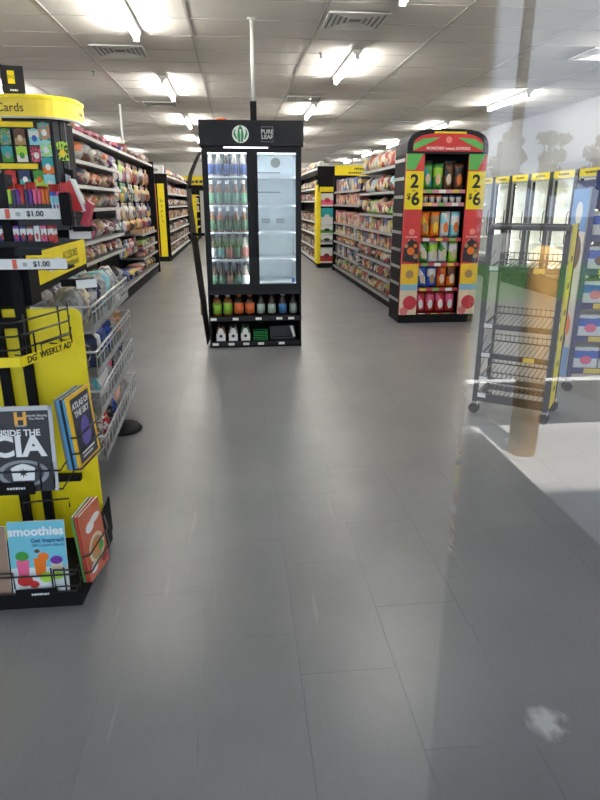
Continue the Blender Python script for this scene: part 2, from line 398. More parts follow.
def shelf_row(kind, x, face, y0, y1, z, n, dims, cols, where, group, jit=.15, sub=('white', 'red', 'yellow', 'cream', 'black')):
    """n goods side by side on one shelf, facing the aisle; face=+1 looks to +X, -1 to -X"""
    st = (y1 - y0) / n; d, h, w = dims
    for i in range(n):
        y = y0 + (i + .5) * st
        c1 = cols[i % len(cols)] if len(cols) > 1 else cols[0]
        hh = h * random.uniform(1 - jit, 1); ww = min(w, st * random.uniform(.78, .95)); rz = (PI / 2 if face > 0 else -PI / 2)
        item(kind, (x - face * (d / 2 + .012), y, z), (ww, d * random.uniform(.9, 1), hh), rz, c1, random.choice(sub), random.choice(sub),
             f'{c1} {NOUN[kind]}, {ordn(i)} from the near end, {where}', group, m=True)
def gondola(name, label, x, face, y0, y1, ztop, bays, depth=.42, shelfm=None, rail=None, base_h=.12, end_near=True, end_far=True, backm=None):
    """bays: [(ya, yb, [z, ...])]; x is the plane of the shelf fronts"""
    shelfm = shelfm or GREYST; rail = rail or WHITE; backm = backm or DARK
    t = thing(name, label, 'shelving', (x, y0, 0)); L = y1 - y0; f = -face
    def B(n, m, xa, xb, *r): a, b = sorted((f * xa, f * xb)); return bx(n, m, t, a, b, *r)
    B('kick_base', BLACK, .02, depth + .06, 0, L, 0, base_h)
    B('back_panel', backm, depth + .01, depth + .05, 0, L, base_h, ztop)
    for k, (ya, yb, zs) in enumerate(bays):
        B('upright', DARK, depth - .03, depth + .01, ya - y0 - .02, ya - y0 + .02, base_h, ztop)
        for z in zs:
            s = B('shelf', shelfm, .0, depth, ya - y0 + .022, yb - y0 - .022, z - .025, z)
            a, b = sorted((f * -.008, f * -.0005)); bx('price_rail', rail, s, a, b, ya - y0 + .022, yb - y0 - .022, z - .034, z + .004)
    if end_far: B('end_panel', BLACK, -.02, depth + .05, L, L + .04, 0, ztop + .05)
    if end_near: B('end_panel', BLACK, .0, depth + .05, -.04, 0, 0, ztop)
    return t

# ------------------------------------------------------------------ long left gondola (accessories)
zn = [.2, .76, .98, 1.34, 1.585, 1.84, 2.13]; zf = [.2, .46, .64, .87, 2.13]
gondola('gondola_shelving', 'long black gondola of soft goods running along the left side of the aisle', -1.67, 1, 6.5, 13.35, 2.14, [(6.5, 9.55, zn), (9.55, 11.25, [.2, 2.13]), (11.25, 13.3, zf)], .42, None, mat('rail_silver', (.40, .40, .39), .5))
G = 'goods on the left gondola'
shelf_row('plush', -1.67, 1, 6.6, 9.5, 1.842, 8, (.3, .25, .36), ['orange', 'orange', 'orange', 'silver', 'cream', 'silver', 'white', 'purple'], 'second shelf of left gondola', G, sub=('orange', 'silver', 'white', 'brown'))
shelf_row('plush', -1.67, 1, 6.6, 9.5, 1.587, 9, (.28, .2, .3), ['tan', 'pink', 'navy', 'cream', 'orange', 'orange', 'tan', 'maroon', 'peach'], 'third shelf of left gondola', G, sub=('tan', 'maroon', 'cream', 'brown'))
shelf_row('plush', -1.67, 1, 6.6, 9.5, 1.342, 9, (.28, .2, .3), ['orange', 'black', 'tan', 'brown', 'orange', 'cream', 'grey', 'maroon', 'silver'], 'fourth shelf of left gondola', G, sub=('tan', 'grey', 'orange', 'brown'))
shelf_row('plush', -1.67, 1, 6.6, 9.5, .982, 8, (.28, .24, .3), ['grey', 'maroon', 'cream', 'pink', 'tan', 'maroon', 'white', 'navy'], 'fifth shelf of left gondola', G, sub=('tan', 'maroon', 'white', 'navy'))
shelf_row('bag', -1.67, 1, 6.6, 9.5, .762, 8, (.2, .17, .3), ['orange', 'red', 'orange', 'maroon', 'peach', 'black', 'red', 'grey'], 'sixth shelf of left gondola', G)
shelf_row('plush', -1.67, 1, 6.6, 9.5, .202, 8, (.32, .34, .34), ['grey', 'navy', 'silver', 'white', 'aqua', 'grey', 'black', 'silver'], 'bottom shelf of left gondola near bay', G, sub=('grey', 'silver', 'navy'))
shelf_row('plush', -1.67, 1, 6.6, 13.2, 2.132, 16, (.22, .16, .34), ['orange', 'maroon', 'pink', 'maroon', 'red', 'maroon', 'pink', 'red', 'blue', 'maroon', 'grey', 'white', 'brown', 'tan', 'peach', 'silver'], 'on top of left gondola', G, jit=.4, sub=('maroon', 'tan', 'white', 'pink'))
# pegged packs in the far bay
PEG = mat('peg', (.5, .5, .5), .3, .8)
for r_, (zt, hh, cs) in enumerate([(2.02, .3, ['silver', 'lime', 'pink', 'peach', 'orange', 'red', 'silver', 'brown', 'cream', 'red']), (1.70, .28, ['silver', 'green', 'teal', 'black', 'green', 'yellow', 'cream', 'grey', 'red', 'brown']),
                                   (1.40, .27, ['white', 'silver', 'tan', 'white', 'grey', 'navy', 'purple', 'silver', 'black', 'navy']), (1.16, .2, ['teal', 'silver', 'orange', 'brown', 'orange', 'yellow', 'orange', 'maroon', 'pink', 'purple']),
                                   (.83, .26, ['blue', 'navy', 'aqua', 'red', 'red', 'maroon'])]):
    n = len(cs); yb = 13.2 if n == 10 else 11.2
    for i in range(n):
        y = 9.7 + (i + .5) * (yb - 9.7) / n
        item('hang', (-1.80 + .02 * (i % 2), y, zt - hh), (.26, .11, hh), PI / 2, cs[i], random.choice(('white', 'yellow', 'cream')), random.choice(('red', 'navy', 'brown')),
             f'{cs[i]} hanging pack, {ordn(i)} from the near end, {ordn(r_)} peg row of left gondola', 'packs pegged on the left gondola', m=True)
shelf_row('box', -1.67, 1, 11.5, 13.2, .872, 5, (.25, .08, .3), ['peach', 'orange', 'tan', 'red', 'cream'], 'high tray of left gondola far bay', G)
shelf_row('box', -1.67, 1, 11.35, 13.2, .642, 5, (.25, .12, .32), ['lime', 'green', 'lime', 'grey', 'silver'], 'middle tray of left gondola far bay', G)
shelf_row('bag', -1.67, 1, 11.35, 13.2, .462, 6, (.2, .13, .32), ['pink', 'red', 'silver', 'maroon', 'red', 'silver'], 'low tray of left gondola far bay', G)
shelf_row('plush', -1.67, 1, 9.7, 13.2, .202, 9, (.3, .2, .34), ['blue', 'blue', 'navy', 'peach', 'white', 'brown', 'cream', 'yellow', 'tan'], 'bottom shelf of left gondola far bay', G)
# white ceiling pole over it
t = thing('ceiling_pole', 'thin white pole from the left gondola up to the ceiling', 'pole', (-1.62 - .3, 11.6, 2.14))
MB().pipe([(0, 0, 0), (0, 0, .86)], .017, 10).build('tube', WHITE, t, True); MB().lathe([(.035, 0), (.035, .012), (.018, .02)], 12).build('flange', WHITE, t)

# second left gondola and the one behind it
z2 = [.16, .42, .72, 1.02, 1.32, 1.64, 2.05]
gondola('gondola_shelving', 'second left gondola with white shelf edges and a yellow end post', -1.67, 1, 16.0, 22.6, 2.08, [(16.0, 19.2, z2), (19.2, 22.6, z2)], .42, WHITE, WHITE)
G2 = 'goods on the second left gondola'
CS = [['navy', 'cream', 'orange', 'tan', 'red', 'yellow', 'white'], ['purple', 'cream', 'orange', 'orange', 'yellow', 'red', 'white'], ['maroon', 'grey', 'brown', 'orange', 'navy', 'tan', 'white'], ['orange', 'tan', 'red', 'brown', 'cream', 'grey'],
      ['grey', 'tan', 'brown', 'maroon', 'white'], ['brown', 'grey', 'navy', 'tan'], ['white', 'pink', 'red', 'grey', 'tan', 'brown']]
for k, z in enumerate(z2):
    shelf_row('box' if k % 2 else 'bag', -1.67, 1, 16.1, 22.5, z + .002, 16, (.26, .2, .34), CS[6 - k], ('lowest', 'sixth', 'fifth', 'fourth', 'third', 'second', 'topmost')[k] + ' shelf of second left gondola', G2, jit=.3)
p = thing('yellow_end_post', 'tall yellow promotional post on the end of the second left gondola', 'sign', (-1.8, 15.86, 0))
bx('base', BLACK, p, -.16, .1, -.04, .1, 0, .12); bx('panel', YEL, p, -.1, .06, -.02, .0, .12, 1.85); [text(c_, .09, INK, p, (-.02, -.021, 1.45 - .12 * i_)) for i_, c_ in enumerate('DEALS')]
bx('side_panel', mat('orange_panel', (.6, .2, .05), .5), p, -.3, -.14, .0, .03, .12, 1.85)
o = item('box', (-1.95, 15.99, 2.082), (.42, .26, .2), 0, 'white', 'white', 'grey', 'white carton with dark print on top of the second left gondola end', G2 , 'low')
gondola('gondola_shelving', 'furthest left gondola seen beside the drinks cooler flap', -1.5, 1, 24.2, 26.6, 1.95, [(24.2, 26.6, [.2, .5, .8, 1.1, 1.4, 1.7])], .4, WHITE, YEL)
shelf_row('box', -1.5, 1, 24.3, 26.5, 1.102, 6, (.25, .2, .3), ['yellow', 'cream', 'lime', 'tan'], 'furthest left gondola', G2)
shelf_row('box', -1.5, 1, 24.3, 26.5, 1.402, 6, (.25, .2, .3), ['lime', 'yellow', 'cream', 'white'], 'upper shelf of furthest left gondola', G2)
p = thing('yellow_end_post', 'yellow promotional post on the end of the furthest left gondola', 'sign', (-1.6, 24.1, 0))
bx('base', BLACK, p, -.14, .14, -.04, .06, 0, .15); bx('panel', YEL, p, -.12, .12, -.02, .0, .15, 1.7)
p = thing('wall_banner', 'bright yellow banner high on the back wall beside the cooler flap', 'banner', (-1.8, YB - .03, 2.05))
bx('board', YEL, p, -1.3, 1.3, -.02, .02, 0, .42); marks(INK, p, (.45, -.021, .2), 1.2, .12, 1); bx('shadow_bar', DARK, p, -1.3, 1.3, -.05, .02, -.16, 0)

# ------------------------------------------------------------------ long right gondola (snacks)
zr = [.13, .37, .58, .79, 1.01, 1.24, 1.55, 1.87]; zr2 = [.13, .40, .64, .81, 1.02, 1.37, 1.62]
gondola('gondola_shelving', 'long black snack gondola behind the arched chip display on the right', 2.07, -1, 7.72, 13.3, 1.9, [(7.72, 10.5, zr), (10.5, 13.3, zr2)], .42, GREYST, mat('rail_grey', (.26, .26, .255), .5), end_near=False)
G3 = 'snacks on the right gondola'
PR = [['orange', 'brown', 'tan', 'yellow', 'cream', 'orange'], ['orange', 'brown', 'navy', 'grey', 'orange', 'red'], ['orange', 'yellow', 'navy', 'brown', 'red', 'silver'], ['maroon', 'navy', 'red', 'tan', 'brown', 'blue'], ['red', 'maroon', 'green', 'yellow', 'blue', 'brown'],
      ['pink', 'lime', 'lime', 'lime', 'lime', 'maroon', 'peach'], ['red', 'orange', 'silver', 'aqua', 'maroon', 'cream'], ['orange', 'cream', 'peach', 'red', 'orange', 'silver', 'white']]
PR2 = [['green', 'lime', 'grey', 'brown'], ['navy', 'grey', 'blue', 'tan'], ['orange', 'brown', 'orange', 'tan'], ['navy', 'white', 'black', 'tan'], ['pink', 'cream', 'tan', 'peach'], ['maroon', 'red', 'pink', 'tan'], ['navy', 'blue', 'silver', 'grey'], ['cream', 'white', 'peach', 'orange']]
HN = ('lowest', 'seventh', 'sixth', 'fifth', 'fourth', 'third', 'second', 'top')
for k in range(8):
    hgap = (zr + [2.22])[k + 1] - zr[k] - .035
    shelf_row('bag' if k in (0, 1, 2, 5, 6, 7) else 'box', 2.07, -1, 7.8, 10.45, zr[k] + .002, 13, (.16, min(hgap, .25), .22), PR[k], HN[k] + ' shelf of right snack gondola near bay', G3, jit=.25)
    if k == 7: continue
    hgap = (zr2 + [2.2])[k + 1] - zr2[k] - .035
    shelf_row('bag' if k in (0, 2, 7) else 'box', 2.07, -1, 10.58, 13.2, zr2[k] + .002, 9, (.18, min(hgap, .24), .28), PR2[k], HN[k] + ' shelf of right snack gondola far bay', G3, jit=.25)
p = thing('aisle_sign', 'yellow aisle header sign over the far end of the snack gondola', 'sign', (2.08, 13.38, 1.92))
bx('board', YEL, p, 0, .95, -.03, .0, .02, .23); marks(INK, p, (.58, -.031, .165), .34, .04, 3); marks(INK, p, (.52, -.031, .085), .46, .04, 4); bx('bracket', DARK, p, .0, .95, -.02, .02, -.05, .02)
for i in range(5):
    item('bag', (2.2 + .13 * i, 8.6 + .02 * i, 2.03 + .0), (.2, .12, .22), 0, 'red', 'white', 'yellow', f'red and white bag on top of the snack gondola, {ordn(i)} from the aisle', G3, 'band') if False else None
p = thing('topper_sign', 'small red and white topper sign above the snack gondola', 'sign', (2.3, 9.9, 1.9)); bx('board', RED, p, -.02, .0, 0, .9, .08, .2); bx('stripe', PAPER, p, -.024, -.02, .05, .85, .12, .15); bx('clip', DARK, p, -.015, .0, .4, .46, 0, .08)

# ------------------------------------------------------------------ right rear gondola with its stacked end display
zd = [.1, .395, .71, .99, 1.45, 1.73, 2.15]
gondola('gondola_shelving', 'rear right gondola with white shelves and a yellow deals post', 1.83, -1, 14.3, 21.0, 2.18, [(14.3, 17.6, zd), (17.6, 21.0, zd)], .42, WHITE, WHITE, base_h=.07)
G4 = 'goods on the rear right gondola'
for k, z in enumerate(zd):
    shelf_row('box' if k in (1, 3) else 'jar' if k in (2,) else 'bag', 1.83, -1, 14.5, 20.8, z + .002, 15, (.22, .2, .32), [['brown', 'grey', 'maroon'], ['grey', 'maroon', 'brown', 'tan'], ['tan', 'white', 'maroon'], ['orange', 'tan', 'cream', 'brown'], ['pink', 'cream', 'maroon', 'tan'], ['green', 'grey', 'teal', 'tan'], ['white', 'pink', 'white', 'peach', 'grey']][k],
              ('lowest', 'sixth', 'fifth', 'fourth', 'third', 'second', 'topmost')[k] + ' shelf of rear right gondola', G4, jit=.3)
p = thing('end_display', 'black end display of paper goods with yellow header on the rear right gondola', 'display', (1.8, 13.86, 0))
bx('base', BLACK, p, 0, .95, 0, .4, 0, .1); bx('back', DARK, p, .05, .95, .37, .4, .1, 1.87); bx('header', YEL, p, .03, .95, -.01, .02, 1.63, 1.735); bx('top_panel', BLACK, p, .0, .95, -.01, .02, 1.737, 1.87)
bx('side_post', YEL, p, -.03, .05, -.03, .0, .1, 1.64); bx('side_panel', YEL, p, -.03, .0, .0, .39, .1, 1.78); [text(c_, .12, INK, p, (-.031, .2, 1.4 - .14 * i_), (PI / 2, 0, -PI / 2)) for i_, c_ in enumerate('DEALS')]; marks(INK, p, (.5, -.011, 1.68), .3, .04, 2)
for z in (.14, .55, .76, .97, 1.36):
    s = bx('shelf', GREYST, p, .05, .95, .0, .37, z - .02, z); bx('price_rail', WHITE, s, .05, .95, -.008, -.001, z - .03, z + .005)
for i in range(3):
    for (z, h, a, b, c, nm) in ((.142, .3, 'white', 'red', 'maroon', 'white and red paper pack on lowest'), (.552, .17, 'white', 'grey', 'black', 'white paper pack on second'), (.762, .17, 'white', 'green', 'black', 'white and green paper pack on third'), (.972, .32, 'teal', 'white', 'white', 'teal tissue pack on fourth'), (1.362, .24, 'white', 'pink', 'red', 'white and pink tissue pack on top')):
        item('box', (2.0 + i * .3, 13.99, z), (.27, .24, h), 0, a, b, c, f'{nm} shelf of deals display, {ordn(i)} from the aisle', 'paper goods on the deals display', 'low')

# ------------------------------------------------------------------ arched chip display (near end of the right gondola)
t = thing('chip_display', 'black arched snack display with two for six dollar side strips', 'display', (2.40, 7.17, 0))
hw = .47
bx('base', BLACK, t, -hw, hw, 0, .5, 0, .105, bevel=.006)
for s in (-1, 1):
    bx('side_wall', BLACK, t, *sorted((s * (hw - .03), s * hw)), .02, .5, .105, 1.93)
bx('back_panel', DARK, t, -hw + .03, hw - .03, .46, .5, .105, 1.93)
ap = [(-hw, 1.93), (hw, 1.93)] + [(hw * math.copysign(abs(math.cos(R(a))) ** .55, math.cos(R(a))), 1.99 + .2 * math.sin(R(a)) ** .8) for a in range(0, 181, 12)]
MB().prism(ap, -.02, .5, 'y').build('arch_header', DARK, t)
a2 = [(x * .86, 1.955 + (z - 1.93) * .72) for x, z in ap]
arch = MB().prism(a2, -.026, -.02, 'y').build('header_panel', RED, t)
GRN = mat('print_green', (.1, .42, .09), .45)
for s in (-1, 1):
    MB().prism([(s * .40, 1.965), (s * .40, 2.03), (s * .30, 2.085), (s * .10, 2.10), (s * .22, 2.04)][::s], -.029, -.026, 'y').build('green_wave', GRN, arch)
MB().disc((0, -.031, 2.075), .035, .004).build('round_emblem', mat('print_pink', (.8, .25, .2), .5), arch)
text("MUNCHIN' means SAVINGS", .042, PAPER, arch, (0, -.028, 1.985), bold=.02)
bx('yellow_label', YEL, t, -.17, .2, -.024, -.02, 2.125, 2.16)
for s in (-1, 1):
    x0, x1 = sorted((s * .26, s * .47)); st = bx('side_strip', mat('strip_red', (.62, .045, .04), .4), t, x0, x1, -.012, .02, .105, 1.93)
    cx = (x0 + x1) / 2
    MB().prism([(x0, 1.76), (cx, 1.76), (x1 - .02, 1.93), (x0, 1.93)], -.0135, -.012, 'y').build('green_wave', GRN, st)
    bx('price_panel', YEL, st, x0, x1, -.015, -.012, 1.33, 1.745)
    text('2', .2, INK, st, (cx, -.0155, 1.63), bold=.03); text('for', .035, INK, st, (cx - .0, -.0155, 1.535)); text('$', .09, INK, st, (cx - .06, -.0155, 1.47), bold=.02); text('6', .2, INK, st, (cx + .02, -.0155, 1.44), bold=.03)
    MB().disc((cx, -.0145, 1.08), .035, .0025).build('round_emblem', mat('print_pink'), st)
    for k in range(3): text(("MUNCHIN'", 'means', 'SAVINGS')[k], .03, PAPER, st, (cx, -.0125, 1.02 - .035 * k))
    MB().prism([(x0 + .01, .74), (x1 - .01, .72), (x1 - .02, .95), (cx, 1.0), (x0 + .02, .93)], -.0145, -.012, 'y').build('pictured_bag', mat('print_dark', (.03, .02, .025), .4), st)
    for (dx, dz, r_, c_) in ((0, .86, .045, 'orange'), (.06, .8, .03, 'tan'), (-.06, .92, .025, 'tan'), (.05, .92, .022, 'orange')): MB().disc((cx + dx, -.0165, dz), r_, .0025, 14).build('pictured_crisp', mat('print_' + c_, COL[c_], .5), st)
    bx('yellow_panel', mat('print_gold', (.85, .55, .03), .4), st, x0, x1, -.0145, -.012, .47, .71); MB().disc((cx, -.0165, .59), .05, .0025, 14).build('pictured_crisp', mat('print_tan'), st)
    bx('cream_panel', mat('print_cream', (.72, .6, .42), .4), st, x0, x1, -.0145, -.012, .105, .46); bx('blue_panel', mat('print_aqua', (.25, .5, .65), .4), st, x0, x1, -.015, -.012, .40, .47)
    MB().disc((cx + .02, -.0165, .25), .085, .0025, 18).build('pictured_fruit', mat('print_fruit', (.6, .04, .06), .4), st); MB().disc((cx - .05, -.0165, .15), .05, .003, 18).build('pictured_fruit', mat('print_fruit2', (.7, .2, .2), .4), st)
for k in range(9): bx('side_rail', GREYST, t, -hw - .006, -hw, .05, .48, .25 + .2 * k, .285 + .2 * k)
SZ = [.11, .418, .714, 1.004, 1.40, 1.544]
for k, z in enumerate(SZ):
    s = bx('shelf', BLACK, t, -.25, .25, .03, .46, z - .02, z)
    bx('price_rail', mat('rail_pink', (.6, .25, .27), .5) if k > 3 else mat('rail_red', (.45, .05, .06), .5), s, -.25, .25, .02, .03, z - .035, z + .005)
    for q in range(3): bx('price_tag', [TAG, mat('tag_yellow', (.75, .55, .08), .5), mat('tag_green', (.2, .42, .1), .5)][(q + k) % 3], s, -.22 + q * .16, -.14 + q * .16, .017, .02, z - .033, z + .003)
CH = [(.112, [('red', 'pink', 'white')] * 4, .27, 'lowest'), (.42, [('blue', 'white', 'cream'), ('blue', 'white', 'tan'), ('orange', 'red', 'cream'), ('orange', 'brown', 'cream')], .27, 'fifth'),
      (.716, [('green', 'white', 'cream'), ('white', 'lime', 'cream'), ('white', 'green', 'cream'), ('lime', 'white', 'cream')], .265, 'fourth'), (1.006, [('orange', 'yellow', 'tan'), ('orange', 'tan', 'yellow'), ('white', 'aqua', 'orange'), ('aqua', 'white', 'orange')], .30, 'third'),
      (1.546, [('green', 'teal', 'cream'), ('green', 'lime', 'peach'), ('brown', 'black', 'cream'), ('brown', 'black', 'orange')], .29, 'top')]
POSN = ('leftmost', 'second from left', 'third from left', 'rightmost')
for z, cs, h, nm in CH:
    for i, (a, b, c) in enumerate(cs):
        item('bag', (2.40 - .187 + i * .1245, 7.27, z), (.122, .085, h), random.uniform(-.08, .08), a, b, c, f'{a} and {b} chip bag, {POSN[i]} on the {nm} shelf of the arched display', 'chip bags in the arched display', 'band' if i % 2 else 'diag', name='chip_bag', cat='chip bag')
        if nm != 'lowest' and i % 2 == 0 and nm == 'top':
            item('bag', (2.40 - .15 + i * .14, 7.45, z), (.14, .08, .33), 0, 'grey', 'green', 'white', f'grey green bag behind the {POSN[i]} bag on the top shelf of arched display', 'chip bags in the arched display', name='chip_bag', cat='chip bag')
for i in range(6):
    c_ = 'orange' if i < 3 else 'navy'
    q = thing('dip_cup', f'small white dip cup with {c_} lid, {ordn(i)} from left on the arched display', 'cup', (2.40 - .2 + i * .08, 7.25, 1.402), 0, 'dip cups in the arched display')
    MB().lathe([(.026, 0), (.034, .06), (.034, .065)], 12).build('cup', mat('cup_' + c_, (.7, .68, .65), .4), q, True); MB().lathe([(.036, .065), (.036, .08), (.03, .082)], 12).build('lid', mat('lid_' + c_, COL[c_], .4), q)

# ------------------------------------------------------------------ drinks cooler
t = thing('drinks_cooler', 'tall black two door drinks cooler in the middle of the aisle', 'cooler', (.16, 6.06, 0))
w = .465; D = .62
for s in (-1, 1): bx('side_wall', BLACK, t, *sorted((s * (w - .02), s * w)), .02, D, .0, 1.9)
bx('back_wall', BLACK, t, -w, w, D, D + .03, 0, 1.9)
hd = bx('header', mat('header_black', (.012, .013, .017), .5, spec=.2), t, -.482, .482, -.02, D + .02, 1.90, 2.12, bevel=.004)
bx('header_slot', mat('slot_lamp', (.9, .92, .95), .4, emit=3), t, -.26, .15, -.008, .0, 1.883, 1.893)
EMW = mat('emblem_white', (.75, .78, .74), .5); EMG = mat('emblem_green', (.03, .22, .10), .5)
em = MB().disc((-.1, -.0225, 2.0), .075, .0025, 32).build('round_emblem', EMW, hd)
for s in (-1, 1):
    MB().prism([(-.1 + s * a, 2.0 + b) for a, b in ((.03, -.05), (.05, -.035), (.066, 0), (.06, .03), (.042, .045), (.05, .02), (.04, -.01))], -.024, -.0225, 'y').build('emblem_tail', EMG, em)
    MB().prism([(-.1 + s * a, 2.0 + b) for a, b in ((.003, -.07), (.02, -.065), (.03, -.02), (.024, .03), (.012, .055), (.003, .0))], -.0238, -.0225, 'y').build('emblem_wave', EMG, em)
MB().prism([(-.1 + a, 2.0 + b) for a, b in ((-.025, .05), (-.012, .058), (0, .085), (.012, .058), (.025, .05), (.012, .04), (-.012, .04))], -.0242, -.0225, 'y').build('emblem_crown', EMG, em)
LT = mat('header_letters', (.5, .52, .52), .5)
fr = MB()
for b_ in ((.09, .2, 2.062, 2.067), (.09, .2, 1.935, 1.94), (.09, .094, 1.94, 2.062), (.196, .2, 1.94, 2.062)): fr.box(b_[0], b_[1], -.0215, -.02, b_[2], b_[3])
fr.build('logo_frame', mat('logo_grey', (.14, .14, .15), .5), hd)
text('PURE', .05, LT, hd, (.145, -.0212, 2.022), bold=.01); text('LEAF', .05, LT, hd, (.145, -.0212, 1.978), bold=.01)
# inner cabinet
LIN = mat('cooler_liner', (.78, .82, .84), .35)
lin = MB().box(-w + .02, w - .02, D - .04, D, .60, 1.86).box(-w + .02, w - .02, .06, D, .585, .60).box(-w + .02, w - .02, .06, D, 1.86, 1.875)
lin.build('liner', LIN, t)
for s in (-1, 1): bx('liner_side', LIN, t, *sorted((s * (w - .028), s * (w - .02))), .06, D, .60, 1.86)
bx('centre_divider', LIN, t, -.012, .012, .1, D - .04, .60, 1.86)
LED = mat('cooler_led', (.9, .95, 1), .4, emit=12)
for x in (-w + .042, -.034, .034, w - .042): bx('led_strip', LED, t, x - .007, x + .007, .056, .066, .63, 1.84)
bx('led_strip', LED, t, -.42, .42, .08, .1, 1.845, 1.858)
DOORF = mat('door_black', (.007, .007, .008), .4, spec=.25)
GL = glassmat('cooler_glass', (.93, .96, .97), .9)
for s, nm in ((-1, 'left'), (1, 'right')):
    x0, x1 = sorted((0, s * (w - .004)))
    d = MB().box(x0, x1, .0, .05, .575, .635).box(x0, x1, .0, .05, 1.845, 1.895).box(x0, x0 + .05, .0, .05, .635, 1.845).box(x1 - .05, x1, .0, .05, .635, 1.845).build('door', DOORF, t)
    bx('pane', GL, d, x0 + .05, x1 - .05, .02, .028, .635, 1.845)
    MB().pipe([(s * .032, -.005, .9), (s * .032, -.022, .93), (s * .032, -.022, 1.6), (s * .032, -.005, 1.63)], .008).build('handle', DARK, d, True)
    bx('hinge_rail', mat('hinge_chrome', (.6, .6, .62), .25, .9), d, *sorted((s * .2, s * .44)), .0, .04, .558, .573)
    zs = (.62, .87, 1.13, 1.38, 1.64) if s < 0 else (.64, .87, 1.13, 1.38, 1.64)
    for z in zs[1:] if s < 0 else zs:
        sh = bx('cooler_shelf', mat('shelf_wire_white', (.8, .82, .82), .4), t, x0 + .012, x1 - .018, .08, D - .06, z - .012, z)
        bx('price_rail', mat('clear_rail', (.7, .73, .75), .4), sh, x0 + .012, x1 - .018, .072, .08, z - .014, z + .002)
d = [o for o in t.children if o.name.startswith('door')][1]
MB().disc((.22, .018, 1.76), .045, .002, 24).build('round_sticker', mat('sticker_grey', (.3, .35, .36), .5), d)
bx('blue_sticker', mat('sticker_blue', (.05, .2, .5), .4), d, .37, .4, .018, .02, .645, .69)
for x in (.1, .25):
    q = bx('vent_plate', LIN, t, x, x + .09, D - .05, D - .04, 1.19, 1.25)
    for a in range(4):
        for b in range(3): bx('vent_hole', DARK, q, x + .008 + a * .022, x + .02 + a * .022, D - .052, D - .05, 1.2 + b * .017, 1.21 + b * .017)
for k, z in ((0, 1.69), (1, 1.5)): bx('shelf_bar', GREYST, t, .03, .3, D - .06, D - .045, z, z + .012)
# open shelves below
bx('base', BLACK, t, -w, w, .0, D, 0, .06); lo = bx('lower_shelf', BLACK, t, -w + .02, w - .02, .02, D, .285, .315); bx('lower_top', BLACK, t, -w + .02, w - .02, .02, D, .535, .57)
bx('frame_bar', DARK, t, -w, w, -.004, .02, .27, .315); bx('frame_bar', DARK, t, -w, w, -.004, .02, .02, .06); bx('frame_bar', DARK, t, -w, w, -.004, .02, .535, .575)
for z, xs in ((.292, (-.42, -.2, .03, .24, .36)), (.036, (-.41, -.25, -.1, .05, .26))):
    for x in xs: bx('price_tag', TAG, t, x - .03, x + .03, -.008, -.004, z - .012, z + .012)
# bottles behind the left door
def bottle_proto(body, label, cap, prof='small'):
    pr = {'small': [(.026, 0), (.03, .006), (.03, .085), (.024, .105), (.014, .13), (.014, .15)], 'tall': [(.03, 0), (.034, .01), (.034, .1), (.026, .125), (.013, .16), (.013, .19)],
          'jug': [(.042, 0), (.047, .01), (.047, .135), (.04, .16), (.02, .185), (.02, .2)], 'slim': [(.036, 0), (.04, .01), (.04, .12), (.034, .15), (.015, .19), (.015, .205)]}[prof]
    R0 = pr[1][0]; zt = pr[-1][1]; zl = pr[2][1]
    return (MB().lathe(pr, 14).mesh('bottle_body', True), MB().lathe([(R0 + .0012, zl * .15), (R0 + .0012, zl * .95)], 14).mesh('label', True), MB().lathe([(pr[-1][0] + .003, zt - .012), (pr[-1][0] + .003, zt + .012), (pr[-1][0], zt + .014)], 12).mesh('cap', True), body, label, cap)
def bottle(pro, loc, label, group, sc=1.):
    q = thing('drink_bottle', label, 'bottle', loc, 0, group); q.scale = (sc, sc, sc)
    for nm, me, m in (('body', pro[0], pro[3]), ('label', pro[1], pro[4]), ('cap', pro[2], pro[5])):
        o = link(nm, me, m, q)
        if len(me.materials) and me.materials[0] != m: setmat(o, m)
    return q
COF = mat('coffee_drink', (.16, .075, .03), .15); COFD = mat('dark_drink', (.035, .018, .01), .12); MILK = mat('pale_drink', (.30, .25, .20), .15)
BL = mat('label_blue', (.025, .045, .16), .4); GRL = mat('label_green', (.08, .19, .09), .4); OLV = mat('label_dark_green', (.035, .09, .04), .4); TEAL = mat('label_teal', (.08, .2, .2), .4); RDL = mat('label_rust', (.26, .09, .065), .4)
CAPW = mat('cap_white', (.7, .7, .68), .4); CAPB = mat('cap_black', (.015, .015, .015), .4)
RN = ('top', 'second', 'third', 'fourth', 'bottom')
ROWS = [(1.641, [(MILK, BL)] * 2 + [(COFD, BL)] + [(MILK, BL)] * 2), (1.381, [(COF, GRL)] * 5), (1.131, [(COF, OLV), (RDL, OLV), (COFD, OLV), (COF, OLV), (COF, OLV)]), (.871, [(COFD, GREYST), (COFD, TEAL), (COFD, RDL), (COFD, OLV), (MILK, RDL)]), (.601, [(COFD, OLV), (COFD, OLV), (COFD, COF), (COFD, OLV), (MILK, PAPER)])]
BP = {}
for r_, (z, bs) in enumerate(ROWS):
    pf = 'small' if r_ < 3 else 'tall'
    for i, (b, l) in enumerate(bs):
        pro = BP.setdefault(pf, bottle_proto(COF, GRL, CAPW, pf)); pro = pro[:3] + (b, l, CAPW if r_ < 3 else CAPB)
        bottle(pro, (.16 - .392 + i * .076, 6.06 + .14, z), f'small drink bottle, {ordn(i)} from left on the {RN[r_]} row behind the left cooler door', 'bottles behind the left cooler door', 1.12).scale = (1.14, 1.14, 1.4 if r_ < 3 else 1.18)
LG = mat('label_lime', (.3, .55, .05), .4); LO = mat('label_orange', (.7, .16, .04), .4); LW = mat('label_pale', (.35, .45, .38), .4); LB = mat('label_midblue', (.06, .2, .45), .4)
TEA = mat('tea_amber', (.25, .09, .02), .12)
jug = bottle_proto(TEA, LG, CAPW, 'jug'); slim = bottle_proto(COFD, LW, CAPB, 'slim')
